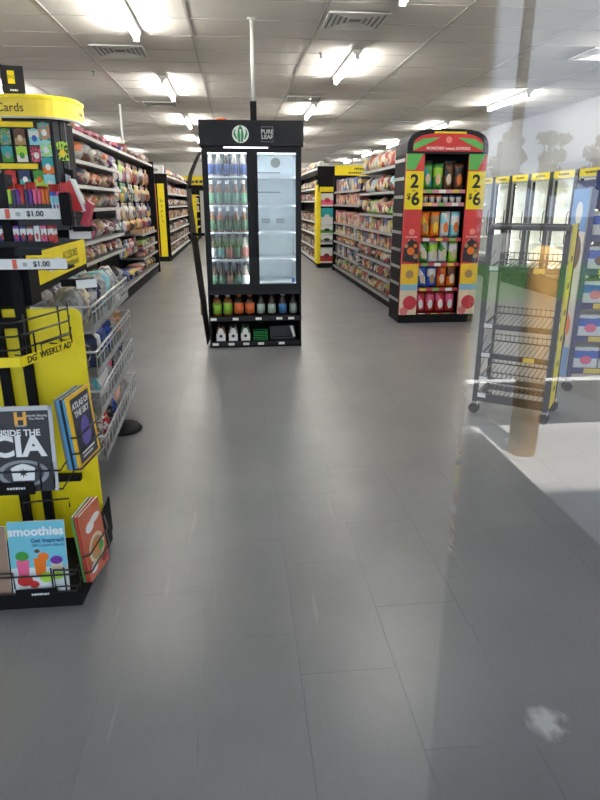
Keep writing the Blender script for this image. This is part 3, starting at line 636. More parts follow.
for i in range(8):
    x = .16 - .385 + i * .111
    if i < 4: bottle(jug[:3] + ((TEA, LG, CAPW) if i < 2 else (COFD, LO, mat('cap_orange', (.6, .15, .03), .4))), (x, 6.16, .316), ('amber tea bottle with lime label, ' if i < 2 else 'dark tea bottle with orange label, ') + ordn(i) + ' from left under the cooler doors', 'bottles on the open shelf under the cooler doors')
    else: bottle(slim[:3] + (COFD, LW if i != 6 else LB, CAPW if i == 6 else CAPB), (x, 6.16, .316), 'black bottle with pale label, ' + ordn(i) + ' from left under the cooler doors', 'bottles on the open shelf under the cooler doors')
sm = bottle_proto(MILK, PAPER, CAPB, 'small')
for i in range(3):
    x0 = .16 - .355 + i * .125
    q = thing('bottle_carrier', f'white paper bottle carrier, {ordn(i)} from left on the lowest cooler shelf', 'carrier', (x0, 6.13, .061), 0, 'paper bottle carriers on the lowest cooler shelf')
    MB().box(-.045, .045, -.03, .06, 0, .004).box(-.045, .045, -.032, -.03, 0, .075).box(-.045, .045, .06, .062, 0, .075).box(-.045, -.043, -.03, .06, 0, .075).box(.043, .045, -.03, .06, 0, .075).build('carton_sleeve', PAPER, q)
    MB().prism([(-.035, .06), (.035, .06), (.025, .11), (.012, .13), (-.012, .13), (-.025, .11)], -.034, -.032, 'y').build('handle_flap', PAPER, q); MB().disc((0, -.0345, .05), .016, .002, 12).build('round_mark', INK, q)
    for j in range(2):
        bottle(sm[:3] + ((RDL, MILK, GRL)[i], (RDL, MILK, GRL)[i], CAPB), (x0 - .02 + j * .042, 6.17, .066), f'{("rust", "cream", "green")[i]} bottle on the {("left", "right")[j]} side of the {ordn(i)} paper carrier', 'bottles in the paper carriers', .62 * 1.5)
q = thing('green_basket', 'small green wire basket on the lowest cooler shelf', 'basket', (.16 + .05, 6.13, .061)); GW = mat('green_wire', (.03, .3, .09), .4)
bm_ = MB()
for z in (.006, .05, .09): bm_.pipe([(-.07, -.03, z), (.07, -.03, z), (.07, .08, z), (-.07, .08, z)], .004, 5, True)
bm_.build('rings', GW, q)
for k in range(8): MB().pipe([(-.066 + k * .019, -.03, .004), (-.066 + k * .019, -.03, .092)], .003, 5).build('upright_wire', GW, q)
q = thing('black_tray', 'black plastic tray lying open on the lowest cooler shelf', 'tray', (.16 + .28, 6.14, .061))
MB().prism([(-.13, 0), (.12, 0), (.13, .13), (-.13, .12)], .06, .09, 'y').box(-.12, .12, 0, .06, 0, .02).box(.105, .12, -.01, .09, .0, .13).build('shell', mat('tray_black', (.03, .03, .035), .4), q); MB().prism([(.07, .14), (.1, .14), (.13, .03), (.11, .02)], -.014, -.01, 'y').build('paper_edge', PAPER, q)
# power pole on top, flap at the side, orange tag
q = thing('power_pole', 'white power pole with black sleeve rising from the cooler to the ceiling', 'pole', (.19, 6.3, 2.12))
bx('sleeve', BLACK, q, -.03, .03, -.03, .03, 0, .19); MB().pipe([(0, 0, .19), (0, 0, .875)], .016, 12).build('tube', WHITE, q, True); MB().lathe([(.018, .86), (.04, .872), (.04, .877)], 12).build('ceiling_flange', WHITE, q)
q = thing('orange_cone_lid', 'small orange item lying on top of the drinks cooler header', 'item', (-.11, 6.1, 2.12)); MB().lathe([(.055, 0), (.052, .012), (.02, .022), (.0, .024)], 16).build('dome', mat('orange_plastic', (.7, .15, .03), .4), q, True)
q = thing('side_graphic_panel', 'dark graphic panel peeling off the left side of the drinks cooler', 'panel', (0, 6.06, 0))
pf = [(-.335, .03), (-.36, .25), (-.385, .5), (-.415, .8), (-.44, 1.1), (-.455, 1.35), (-.458, 1.54), (-.43, 1.66), (-.38, 1.76), (-.325, 1.85)]
def flap(z0i, z1i):
    m = MB(); pp = pf[z0i:z1i + 1]; n = len(pp) - 1
    def f(dx):
        def g(u, v):
            i = min(int(v * n), n - 1); k = v * n - i; x = pp[i][0] * (1 - k) + pp[i + 1][0] * k; z = pp[i][1] * (1 - k) + pp[i + 1][1] * k
            top = max(0, (z - 1.5) / .35); return (x + dx + u * (.012 + .018 * math.sin(min(1, z / 1.5) * PI)) * (1 - .5 * min(1, top)), .0 + u * (.4 - .2 * min(1, top)), z)
        return g
    return m.grid(f(0), 4, n * 2).grid(f(.006), 4, n * 2)
fo = flap(0, 9).build('sheet', mat('flap_dark', (.05, .042, .04), .35), q, True)
for z in (1.545, 1.11): bx('clip', BLACK, q, -.455, -.31, .05, .075, z - .015, z + .015)
bx('printed_patch', mat('flap_print', (.35, .2, .12), .4), q, -.385, -.375, .02, .2, .33, .5)

# ------------------------------------------------------------------ upright cooler doors along the right wall
CW = mat('cooler_white', (.8, .79, .72), .4)
t = thing('cooler_bank', 'row of white lit upright coolers with yellow headers along the right wall', 'cooler', (4.9, 8.05, 0))
nD = 7; dw = .735; Lc = nD * dw
bx('base', BLACK, t, 0, .75, 0, Lc, 0, .27); bx('top_box', mat('cooler_grey', (.2, .2, .21), .5), t, .05, .75, 0, Lc, 1.86, 1.98); bx('back_wall', CW, t, .40, .43, 0, Lc, .27, 1.86); bx('deck', CW, t, .05, .72, 0, Lc, .25, .27)
CL = mat('cooler_tube', (1, .97, .86), .4, emit=26)
for k in range(nD + 1):
    y = k * dw; bx('mullion', DARK, t, -.03, .06, y - .055, y + .055, .27, 1.86)
    if k < nD:
        bx('header_strip', YEL, t, -.025, .02, y + .06, y + dw - .06, 1.76, 1.86)
        marks(INK, t, (-.026, y + dw / 2, 1.81), .3, .03, 5, -PI / 2)
        for z in (.42, .74, 1.06, 1.38):
            s = bx('cooler_shelf', CW, t, .12, .4, y + .06, y + dw - .06, z - .015, z); bx('price_rail', PAPER, s, .1, .12, y + .06, y + dw - .06, z - .02, z + .015)
            for q in range(2): bx('price_tag', mat('tag_lemon', (.8, .75, .45), .5), s, .096, .1, y + .16 + .28 * q, y + .26 + .28 * q, z - .018, z + .013)
        bx('light_tube', CL, t, .066, .08, y - .012, y + .012, .3, 1.72)
        dd = MB().box(-.022, .0, y + .058, y + .085, .3, 1.755).box(-.022, .0, y + dw - .085, y + dw - .058, .3, 1.755).box(-.022, .0, y + .085, y + dw - .085, .3, .325).box(-.022, .0, y + .085, y + dw - .085, 1.73, 1.755).build('door', GREYST, t)
        bx('pane', GL, dd, -.014, -.008, y + .085, y + dw - .085, .325, 1.73)
        MB().pipe([(-.022, y + .1, .8), (-.045, y + .1, .83), (-.045, y + .1, 1.25), (-.022, y + .1, 1.28)], .008).build('handle', DARK, dd, True)

# ------------------------------------------------------------------ wheeled wire rack
FRM = mat('rack_frame', (.014, .016, .024), .45, spec=.25)
def caster(par, x, y, rz=0.6):
    c = bx('caster', GREYST, par, x - .018, x + .018, y - .018, y + .018, .062, .085)
    MB().prism([(x - .02, .05), (x + .012, .085), (x + .02, .085), (x + .02, .03), (x + .0, .03)], y - .014, y + .014, 'y').build('fork', WHITE, c)
    MB().prism([(x + .0 + .036 * math.cos(a * PI / 8), .036 + .036 * math.sin(a * PI / 8)) for a in range(16)], y - .022, y - .0145, 'y').build('wheel', BLACK, c)
    MB().prism([(x + .0 + .036 * math.cos(a * PI / 8), .036 + .036 * math.sin(a * PI / 8)) for a in range(16)], y + .0145, y + .022, 'y').build('wheel', BLACK, c)
t = thing('wheeled_wire_rack', 'empty black wire shelf rack on casters beside the arched snack display', 'rack', (1.905, 3.87, 0), R(-37))
rw, rd, rh = .232, .165, 1.26
for sx in (-1, 1):
    for sy in (-1, 1):
        caster(t, sx * rw, sy * rd)
        if sy < 0: bx('post', FRM, t, sx * rw - .016, sx * rw + .016, sy * rd - .012, sy * rd + .012, .085, rh - .04)
        else: bx('post', FRM, t, sx * rw - .014, sx * rw + .014, sy * rd - .012, sy * rd + .012, .085, rh - .02)
    MB().pipe([(sx * rw, -rd, rh - .05), (sx * rw, -rd + .02, rh - .015), (sx * rw, -rd + .06, rh), (sx * rw, rd, rh)], .016, 8).build('top_arm', FRM, t, True)
MB().pipe([(-rw, -rd + .03, rh - .008), (rw, -rd + .03, rh - .008)], .016, 8).build('top_bar', FRM, t, True)
MB().pipe([(-rw, rd, rh), (rw, rd, rh)], .012, 8).build('top_bar', FRM, t, True)
for z in (.14, .26, .425, .625, 1.0):
    s = MB().box(-rw + .016, rw - .016, -rd - .02, -rd, z - .022, z + .012).build('shelf_front', FRM, t)
    MB().pipe([(-rw + .016, -rd, z), (-rw + .016, rd, z + .03)], .005).build('side_wire', FRM, s); MB().pipe([(rw - .016, -rd, z), (rw - .016, rd, z + .03)], .005).build('side_wire', FRM, s)
    MB().pipe([(-rw, rd, z + .03), (rw, rd, z + .03)], .005).build('rear_wire', FRM, s); MB().pipe([(-rw, rd + .004, z + .075), (rw, rd + .004, z + .075)], .003).build('rear_wire', FRM, s)
    for k in range(14):
        x = -rw + .03 + k * (2 * rw - .06) / 13; MB().pipe([(x, -rd, z + .005), (x, rd, z + .034), (x, rd + .002, z + .085)], .0028, 4).build('shelf_wire', FRM, s)
    bx('price_tag', TAG, s, -rw + .02, -rw + .075, -rd - .023, -rd - .02, z - .016, z + .012)
    if z in (.425, 1.0): bx('price_tag', mat('tag_yellow'), s, .06, .13, -rd - .023, -rd - .02, z - .02, z + .01)
    MB().pipe([(-rw + .0, -rd, z + .012), (-rw, 0, z + .1)], .003, 4).build('brace_wire', FRM, s)
bx('bottom_rail', FRM, t, -rw, rw, -rd - .01, -rd + .02, .09, .125); bx('bottom_rail', FRM, t, -rw, rw, rd - .02, rd + .01, .09, .125)
for s_ in (-1, 1): bx('bottom_rail', FRM, t, s_ * rw - .012, s_ * rw + .012, -rd, rd, .09, .125)
sp = bx('side_banner', YEL, t, rw + .017, rw + .022, -rd + .03, .05, .1, rh + .02)
for k in range(6): bx('banner_print', mat('olive_ink', (.16, .13, .01), .5), sp, rw + .022, rw + .0228, -.07, .0, .2 + k * .17, .235 + k * .17)
wp = bx('side_plate', mat('plate_pale', (.62, .62, .60), .4), t, -rw - .004, -rw + .0, -rd + .025, rd - .02, .4, rh - .06)

# second snack rack
t = thing('blue_snack_rack', 'blue wheeled snack cake rack with picture banner on its side', 'rack', (2.87, 4.42, 0), R(-13))
BLU = mat('rack_blue', (.025, .035, .13), .5)
for sx in (-1, 1):
    for sy in (-1, 1):
        caster(t, sx * .3, sy * .19); bx('post', BLU if sy < 0 else FRM, t, sx * .3 - .016, sx * .3 + .016, sy * .19 - .014, sy * .19 + .014, .085, 1.5)
bx('top_board', BLU, t, -.31, .31, -.21, .2, 1.5, 1.56); bx('crown_sign', BLU, t, -.31, .31, -.225, -.21, 1.36, 1.62)
sd_ = bx('side_banner', mat('banner_pale', (.7, .66, .6), .4), t, -.326, -.318, -.19, .19, .1, 1.5)
MB().prism([(-.19, 1.2), (.19, 1.2), (.19, 1.5), (-.19, 1.5)], -.3275, -.326, 'x').build('banner_blue', mat('banner_sky', (.12, .3, .6), .4), sd_); MB().prism([(-.19, .1), (.19, .1), (.19, .3), (-.19, .34)], -.3275, -.326, 'x').build('banner_blue', mat('banner_sky'), sd_)
for (y, z, r_, c_) in ((-.02, 1.05, .13, 'brown'), (.05, .72, .11, 'tan'), (-.05, .5, .09, 'orange'), (.02, .38, .1, 'black'), (0, 1.33, .08, 'white')):
    MB().prism([(y + r_ * math.cos(a * PI / 9), z + r_ * math.sin(a * PI / 9)) for a in range(18)], -.329, -.3275, 'x').build('pictured_cake', mat('print_' + c_, COL[c_], .4), sd_)
SB = ('lowest', 'second', 'third', 'fourth', 'fifth')
for k, z in enumerate((.18, .43, .68, .93, 1.17)):
    s = bx('shelf', FRM, t, -.285, .285, -.2, .17, z - .02, z); bx('price_rail', BLU, s, -.285, .285, -.208, -.2, z - .035, z + .012); bx('price_tag', mat('tag_yellow'), s, -.2, -.08, -.211, -.208, z - .03, z + .008)
    for i in range(3):
        o = item('box', (2.87 + math.cos(R(-13)) * (-.19 + i * .185) - math.sin(R(-13)) * -.09, 4.42 + math.sin(R(-13)) * (-.19 + i * .185) + math.cos(R(-13)) * -.09, z + .001), (.175, .2, .17), R(-13), 'white', 'blue', 'pink' if k < 3 else 'brown',
             f'white snack cake carton, {ordn(i)} from left, {SB[k]} shelf of the blue rack', 'snack cake cartons on the blue rack', 'band', name='snack_cake_carton')

# ------------------------------------------------------------------ gift card display
t = thing('gift_card_display', 'black gift card display with a wide curved yellow header', 'display', (-2.0, 5.95, 0))
bx('base', BLACK, t, -1.3, .5, .0, .5, 0, .15); bx('card_board', mat('board_navy', (.012, .016, .025), .5), t, -1.3, .42, .02, .06, .15, 2.09); bx('side_wall', BLACK, t, .40, .47, .06, .5, .15, 2.09)
MB().prism([(.42, .02), (.50, .10), (.50, .14), (.42, .06)], .15, 2.09).build('corner_board', mat('board_navy'), t)
FAS = mat('fascia_yellow', (.80, .62, .05), .45)
op = [(-1.3, -.10), (.28, -.10)] + arc(.28, .22, .32, -90, 0, 8)[1:] + [(.60, .45)]
ip = [(x if x < .29 else .28 + (x - .28) * .93, y + .02 if x < .4 else y + .012) for x, y in op]
fa = MB().prism(op + ip[::-1], 2.10, 2.245).build('fascia', FAS, t)
MB().prism([(x, y - .008) if x < .5 else (x + .008, y) for x, y in op] + ip[::-1], 2.245, 2.275).build('fascia_rim', YEL, fa)
MB().prism([(x, y - .003) if x < .5 else (x + .003, y) for x, y in op] + ip[::-1], 2.09, 2.104).build('fascia_edge', GREYST, fa)
text('Gift Cards', .095, mat('brown_ink', (.09, .06, .01), .5), fa, (.03, -.102, 2.17), align='CENTER', bold=.01)
marks(mat('brown_ink'), fa, (.603, .33, 2.17), .12, .03, 6, PI / 2)
bx('header_plate', BLACK, t, -1.3, .5, .05, .3, 2.09, 2.12)
for z, l in ((2.05, 'Free Gift Cards'), (1.71, 'Celebrate')):
    q = bx('divider_strip', YEL, t, -1.3, .26, -.01, .01, z - .022, z + .022); text(l, .035, INK, q, (-.12, -.011, z)) if z > 1.9 else marks(INK, q, (-.15, -.011, z), .2, .02, 7)
bx('small_label', YEL, t, -.09, .0, .0, .012, 2.078, 2.10)
PCOL = [('green', 'lime', 'orange'), ('silver', 'cream', 'green'), ('maroon', 'white', 'cream'), ('green', 'grey', 'teal'), ('brown', 'tan', 'cream'), ('aqua', 'white', 'blue'), ('pink', 'red', 'white'), ('cream', 'green', 'tan'), ('teal', 'green', 'grey'), ('lime', 'white', 'green'), ('maroon', 'pink', 'white'), ('tan', 'cream', 'red'), ('silver', 'black', 'white'), ('red', 'red', 'pink'), ('navy', 'teal', 'white')]
me_card = MB().prism([(-.05, 0), (.05, 0), (.05, .16), (.02, .16), (.02, .168), (-.02, .168), (-.02, .16), (-.05, .16)], -.002, .002, 'y').mesh('gift_card'); me_card.materials.append(PAPER)
def card(x, z, cs, label, sx=1., sz=1., y=5.95):
    o = bpy.data.objects.new('gift_card', me_card); C.objects.link(o); o.location = (x, y, z); o.scale = (sx, 1, sz); o.rotation_euler = (R(4), 0, random.uniform(-.03, .03))
    setmat(o, pack(COL[cs[0]], COL[cs[1]], COL[cs[2]], random.choice(['spots', 'band', 'low']), .4)); tag(o, label, 'gift card', 'gift cards on the card display')
RW = ('top', 'second', 'third', 'fourth', 'fifth')
for r_, z in enumerate((1.885, 1.745, 1.545, 1.40, 1.25)):
    for i in range(6):
        cs = PCOL[(r_ * 5 + i * 1) % len(PCOL)]
        card(-2.0 - .35 + i * .122, z, cs, f'{cs[0]} and {cs[1]} gift card, {ordn(i)} from left in the {RW[r_]} row of card display', .92, .8)
for i, z in enumerate((1.93, 1.79, 1.65, 1.51, 1.37)):
    card(-1.65, z, ('aqua', 'lime', 'white') if i % 2 else ('teal', 'orange', 'white'), f'rainbow striped gift card, {ordn(i)} from the top in the right column of card display', .95, .82, 5.94)
card(-1.525, 1.76, ('lime', 'black', 'yellow'), 'yellow green gift card alone on the angled corner of the card display', 1., .95, 5.99)
q = thing('black_earbud_pack', 'dark hanging pack on the corner of the card display', 'pack', (-1.50, 6.03, 1.53)); MB().prism([(-.04, 0), (.04, 0), (.05, .15), (-.03, .17)], -.05, -.045, 'y').build('card', BLACK, q); MB().prism([(-.02, .02), (.02, .04), (.025, .1), (-.02, .12)], -.06, -.05, 'y').build('blister', GREYST, q)
q = thing('black_sign', 'black sign with yellow panel standing on the gift card header', 'sign', (-1.93, 5.98, 2.275), R(12))
bx('board', DARK, q, -.02, .15, .0, .012, 0, .24); bx('yellow_panel', YEL, q, .02, .075, -.002, .0, .1, .2); text('DG', .035, INK, q, (.047, -.003, .15)); marks(PAPER, q, (.06, -.001, .05), .06, .015, 8); bx('edge_post', BLACK, q, -.03, -.02, -.004, .016, 0, .25)

# ------------------------------------------------------------------ accessory tray stand
t = thing('tray_stand', 'tiered stand of wire trays with a yellow accessories sign beside the magazine rack', 'display stand', (-.70, 2.95, 0), R(2.0))
for y in (.30, .82):
    MB().lathe([(.0, 0), (.12, 0), (.125, .012), (.11, .03), (.02, .035)], 20, (-.05 if y > .5 else -.3, y, 0)).build('foot', mat('foot_black', (.006, .006, .006), .6, spec=.15), t, True)
    bx('post', DARK, t, -.40, -.36, y - .02, y + .02, .02, 1.05)
    bx('foot_arm', DARK, t, -.40, -.1, y - .02, y + .02, .02, .045)
TZ = [(.14, .0), (.38, .0), (.58, .0), (.80, .0)]
for k, (z, xo) in enumerate(TZ):
    L = 1.22; x0, x1 = -.42, 0.0; zt = z + .13
    tr = bx('tray', mat('tray_plate', (.30, .31, .32), .45, .3), t, x0, x1, 0, L, z, z + .008)
    MB().pipe([(x0, 0, zt), (x1, 0, zt), (x1, L, zt), (x0, L, zt)], .007, 6, True).build('rim', WIRE, tr, True)
    MB().box(x1 - .004, x1, 0, L, z, z + .035).build('front_fence', WIRE, tr)
    MB().pipe([(x1, 0, z + .1), (x1, L, z + .1)], .004).build('rail_wire', WIRE, tr)
    for j in range(13): MB().pipe([(x1, j * L / 12, z), (x1, j * L / 12, zt)], .003, 4).build('fence_wire', WIRE, tr)
    for j in range(5): MB().pipe([(x0 + j * .105, 0, z), (x0 + j * .105, 0, zt)], .003, 4).build('fence_wire', WIRE, tr)
    bx('tag_holder', PAPER, tr, x0 + .2, x0 + .36, -.012, -.006, z + .03, z + .07)
sg = bx('sign_board', BLACK, t, -.235, -.225, -.15, 1.12, 1.0, 1.19)
bx('sign_face', YEL, sg, -.225, -.222, -.14, 1.11, 1.035, 1.185); text('ACCESSORIES', .06, mat('olive_ink', (.16, .13, .01), .5), sg, (-.2215, .70, 1.125), (PI / 2, 0, PI / 2)); marks(mat('olive_ink'), sg, (-.2215, .72, 1.078), .34, .03, 9, PI / 2); bx('white_card', PAPER, sg, -.2222, -.219, .2, .42, 1.075, 1.13)
TC = [[('white', 'maroon', 'black'), ('grey', 'grey', 'white'), ('red', 'white', 'black'), ('grey', 'black', 'silver'), ('blue', 'navy', 'white'), ('peach', 'silver', 'white'), ('peach', 'white', 'peach'), ('grey', 'silver', 'grey')],
      [('grey', 'silver', 'white'), ('teal', 'grey', 'white'), ('white', 'white', 'silver'), ('white', 'silver', 'pink'), ('pink', 'pink', 'white'), ('grey', 'black', 'silver'), ('grey', 'grey', 'black'), ('navy', 'white', 'blue')],
      [('black', 'grey', 'navy'), ('navy', 'black', 'white'), ('white', 'silver', 'navy'), ('blue', 'navy', 'blue'), ('navy', 'blue', 'white'), ('grey', 'black', 'white'), ('peach', 'tan', 'maroon'), ('tan', 'peach', 'grey')],
      [('grey', 'silver', 'white'), ('cream', 'grey', 'white'), ('grey', 'black', 'silver'), ('navy', 'silver', 'grey'), ('grey', 'silver', 'aqua'), ('aqua', 'silver', 'white'), ('silver', 'grey', 'black'), ('grey', 'white', 'black')]]
TN = ('bottom', 'third', 'second', 'top')
for k, (z, xo) in enumerate(TZ):
    for i, cs in enumerate(TC[k]):
        for half in (0, 1):
            y = 2.95 + .08 + i * .145; x = -.70 - (y - 2.95) * .035 - (.12 if half == 0 else .30)
            if half and i % 2: cs2 = (cs[1], cs[0], cs[2])
            else: cs2 = cs
            kind = 'plush' if (i + k) % 3 or k == 3 else 'box'
            item(kind, (x, y, z + .009), (.15, .13, (.18 if kind == 'plush' else .16) * random.uniform(.85, 1.05) * (1.15 if k == 3 else 1)), random.uniform(-.4, .4), *cs2,
                 f'{cs2[0]} accessory pack, {ordn(i)} from the near end, {("front", "rear")[half]} of the {TN[k]} wire tray', 'accessories in the wire trays', 'spots', name='accessory_pack', cat='pack', m=(i % 3 == 0))

# ------------------------------------------------------------------ magazine rack in the foreground
t = thing('magazine_rack', 'yellow and black magazine rack with weekly ad bar in the left foreground', 'rack', (0, 0, 0))
MB().prism([(-1.45, 1.94), (-.605, 1.94), (-.583, 2.40), (-.60, 2.44), (-1.45, 2.44)], 0, .04).build('base', BLACK, t)
bx('base_lip', BLACK, t, -1.45, -.607, 1.942, 1.952, .04, .055)
rp_ = [(-1.45, .04), (-.602, .04), (-.602, .985)] + arc(-.637, .985, .035, 0, 90, 6) + [(-1.45, 1.02)]
MB().prism(rp_, 2.36, 2.375, 'y').build('back_panel', YEL, t)
for x in (-.905, -.815): bx('upright', BLACK, t, x - .016, x + .016, 2.33, 2.36, .04, 1.34)
bx('cross_bar', BLACK, t, -1.2, -.80, 2.322, 2.33, .955, .995); bx('cross_bar', BLACK, t, -1.4, -.66, 2.30, 2.33, .33, .355)
MB().prism([(-.583, .04), (-.583, .19), (-.587, .20), (-.592, .19), (-.592, .04)], 2.25, 2.42, 'y').build('bin_side', BLACK, t)
WB = mat('black_wire', (.008, .008, .009), .35)
def wire(pts, r=.0035, nm='wire_pocket', closed=False): return MB().pipe(pts, r, 6, closed).build(nm, WB, t, True)
# weekly ad basket on the facet
fx0, fy0, fx1, fy1 = -.727, 2.02, -.632, 2.30
def fc(u, z, o=0): return (fx0 + (fx1 - fx0) * u + o * .947, fy0 + (fy1 - fy0) * u - o * .321, z)
for z in (1.03, .985, .94): wire([(-1.2, 2.02, z)] + [(fx0 - .01, 2.02, z)] + [fc(0.08, z), fc(1, z), (fx1 - .01, 2.35, z + .01)])
for u in (.15, .8, 1): wire([fc(u, 1.05), fc(u, .91), fc(u, .91, -.05)])
wire([fc(.05, .95, .01), fc(.05, .985, .01), fc(.25, .985, .01), fc(.25, .91, .01)]); wire([fc(.35, .905, .012), fc(.35, .94, .012), fc(.95, .94, .012), fc(.95, .905, .012)])
ws = MB().prism([fc(-.02, 0, .012)[:2], fc(1.02, 0, .012)[:2], fc(1.02, 0, .006)[:2], fc(-.02, 0, .006)[:2]], .885, .918).build('weekly_ad_bar', YEL, t)
bx('weekly_ad_bar', YEL, t, -1.2, fx0 + .006, 2.008, 2.013, .885, .918)
ang = math.atan2(fy1 - fy0, fx1 - fx0)
text('DG  WEEKLY AD', .031, INK, ws, (*fc(.5, .9, .0128)[:2], .901), (PI / 2, 0, ang), bold=.02, sx=1.08)
# pockets under each magazine
for (z, y, xs) in ((.455, 1.975, (-1.2, -.63)), (.06, 1.945, (-1.3, -.62))):
    wire([(xs[0], y, z), (xs[1], y, z), (xs[1] + .0, 2.35, z)]); wire([(xs[0], y, z + .07), (xs[1], y, z + .07), (xs[1], 2.35, z + .07)])
    for x in (-.70, -.655): wire([(x, y, z), (x, y, z + .10)])
wire([(-.69, 1.94, .155), (-.69, 1.94, .085), (-.60, 1.94, .085), (-.60, 1.94, .15), (-.69, 1.94, .155)]); wire([(-.83, 1.94, .085), (-.83, 1.94, .15), (-.90, 1.94, .15)])
wire([(-.82, 2.1, .31), (-.82, 2.1, .345), (-.66, 2.12, .345), (-.66, 2.12, .31)])
for z in (.50, .56, .62): wire([(-.60, 2.03, z), (-.576, 2.035, z), (-.545, 2.24, z), (-.59, 2.35, z)])
for z in (.10, .17): wire([(-.60, 1.99, z), (-.575, 2.0, z), (-.55, 2.2, z), (-.585, 2.3, z)])
for (x, z) in ((-.79, .445), (-.755, .035)):
    q = bx('name_plate', BLACK, t, x - .075, x + .05 + .02, 1.962 if z > .3 else 1.938, 1.966 if z > .3 else 1.942, z, z + .045); marks(PAPER, q, (x + .01, 1.9615 if z > .3 else 1.9375, z + .025), .06, .008, 10)
# upper shelves with price rails
for z, xr, dp in ((1.352, -.612, 2.62), (1.18, -.614, 2.40)):
    s = bx('shelf', BLACK, t, -1.4, xr, 2.3, dp, z - .01, z); rl = bx('price_rail', PAPER, s, -1.4, xr, 2.29, 2.3, z - .006, z + .03)
    text('$1.00', .026, INK, rl, (-.70, 2.2885, z + .012), bold=.02); bx('red_mark', mat('mark_red', (.7, .12, .06), .5), rl, -.80, -.785, 2.2885, 2.29, z - .004, z + .028); bx('code_mark', mat('code_grey', (.4, .42, .43), .5), rl, -.765, -.75, 2.2885, 2.29, z + .004, z + .018)
bx('end_stop', BLACK, t, -.608, -.572, 2.26, 2.30, 1.325, 1.435, bevel=.006); bx('rear_post', DARK, t, -.93, -.83, 2.42, 2.5, 1.0, 1.5)
bx('lower_bin', BLACK, t, -1.4, -.78, 2.38, 2.5, 1.03, 1.17); bx('lower_tray', DARK, t, -1.4, -.66, 2.31, 2.42, 1.255, 1.262); bx('tray_lip', DARK, t, -1.4, -.66, 2.305, 2.31, 1.25, 1.27)
MB().box(-.79, -.7, 2.3, 2.31, 1.222, 1.245).build('clip_frame', DARK, t)
for (x, y, z, a) in ((-.60, 2.5, 1.285, 20), (-.592, 2.48, 1.10, 32)):
    q = bx('tag_arm', BLACK, t, x - .1, x, y - .01, y + .02, z - .012, z + .016); o = bx('tag_card', PAPER, q, -.04, .04, -.003, .0, -.016, .016); o.location = (x - .0, y - .02, z + .0); o.rotation_euler = (0, 0, R(a))
# lighters, packs
LC = ['lime', 'navy', 'purple', 'red', 'navy', 'purple', 'pink', 'pink', 'orange', 'orange']
for i, c_ in enumerate(LC):
    q = thing('lip_balm_tube', f'{c_} topped small tube, {ordn(i)} from left on the upper price rail shelf', 'tube', (-.79 + i * .0143, 2.33, 1.3525), 0, 'small tubes on the upper price rail shelf')
    bx('holder', mat('tube_dark', (.03, .028, .035), .4), q, -.006, .006, -.006, .006, 0, .045); MB().lathe([(.006, .045), (.0065, .047), (.0065, .09), (.005, .093)], 10).build('cap', mat('tube_' + c_, COL[c_], .35), q, True)
for i, (c_, x) in enumerate((('blue', -.643), ('purple', -.631), ('pink', -.62))):
    item('box', (x, 2.34, 1.353), (.0105, .06, .085), 0, c_, 'aqua', 'white', f'slim {c_} and aqua pack standing right of the small tubes', 'slim packs beside the small tubes', 'band')
for i in range(6):
    item('bag', (-.83 + i * .04, 2.45, 1.353), (.038, .03, .105 + .008 * (i % 3)), 0, 'red', 'pink', 'white', f'red sachet behind the small tubes, {ordn(i)} from left', 'red sachets behind the small tubes', 'low', name='red_sachet', cat='sachet')
for i in range(9):
    item('box', (-.86 + i * .024, 2.36, 1.2625), (.02, .05, .06), 0, ('purple', 'navy', 'maroon')[i % 3] if i < 6 else ('white', 'pink', 'red')[i % 3], 'white', 'red', f'little printed pack below the upper price rail, {ordn(i)} from left', 'little packs below the upper price rail', 'band', name='small_pack', cat='pack')
q = thing('red_box', 'red and white cardboard box leaning at the end of the upper price shelf', 'box', (0, 2.38, 0))
MB().prism([(-.66, 1.372), (-.62, 1.462), (-.592, 1.48), (-.555, 1.372)], 0, .05, 'y').build('box_body', RED, q); MB().prism([(-.592, 1.484), (-.583, 1.482), (-.546, 1.372), (-.555, 1.372)], -.002, .05, 'y').build('white_edge', PAPER, q)
q = thing('red_box', 'small crimson pack tucked beside the leaning red box', 'box', (0, 2.38, 0)); MB().prism([(-.572, 1.325), (-.548, 1.318), (-.522, 1.395), (-.540, 1.41)], 0, .05, 'y').build('box_body', mat('print_crimson', (.5, .03, .06), .4), q); bx('support_tab', BLACK, t, -.60, -.53, 2.38, 2.44, 1.30, 1.317)
# magazines
def magazine(name, label, loc, rz, w_, h_, th, tilt, cover, spine=PAPER):
    q = thing(name, label, 'magazine', loc, rz, 'magazines in the rack'); q.rotation_euler = (tilt, 0, rz)
    pg = bx('pages', PAPER, q, 0, w_ - .001, .0006, th - .0006, .001, h_ - .001); cv = bx('cover', cover, q, 0, w_, -.0004, .0006, 0, h_); bx('back_cover', spine, q, 0, w_, th - .0006, th + .0004, 0, h_); bx('spine', spine, q, -.0008, .0, -.0004, th + .0004, 0, h_)
    return q, cv
tl_ = R(-7)
q, cv = magazine('magazine', 'black spy history magazine with large white CIA title', (-.855, 1.972, .452), 0, .212, .30, .006, tl_, mat('cover_black', (.02, .02, .024), .35), mat('cover_silver', (.5, .51, .52), .4))
Yc = -.0006
for b_ in ((0, .212, .285, .30), (0, .012, 0, .30), (.2, .212, 0, .30)): bx('cover_border', mat('cover_silver'), cv, b_[0], b_[1], Yc - .0005, Yc, b_[2], b_[3])
text('H', .06, mat('mark_gold', (.8, .38, .05), .4), cv, (.108, Yc - .001, .256), bold=.04, ext=.0003)
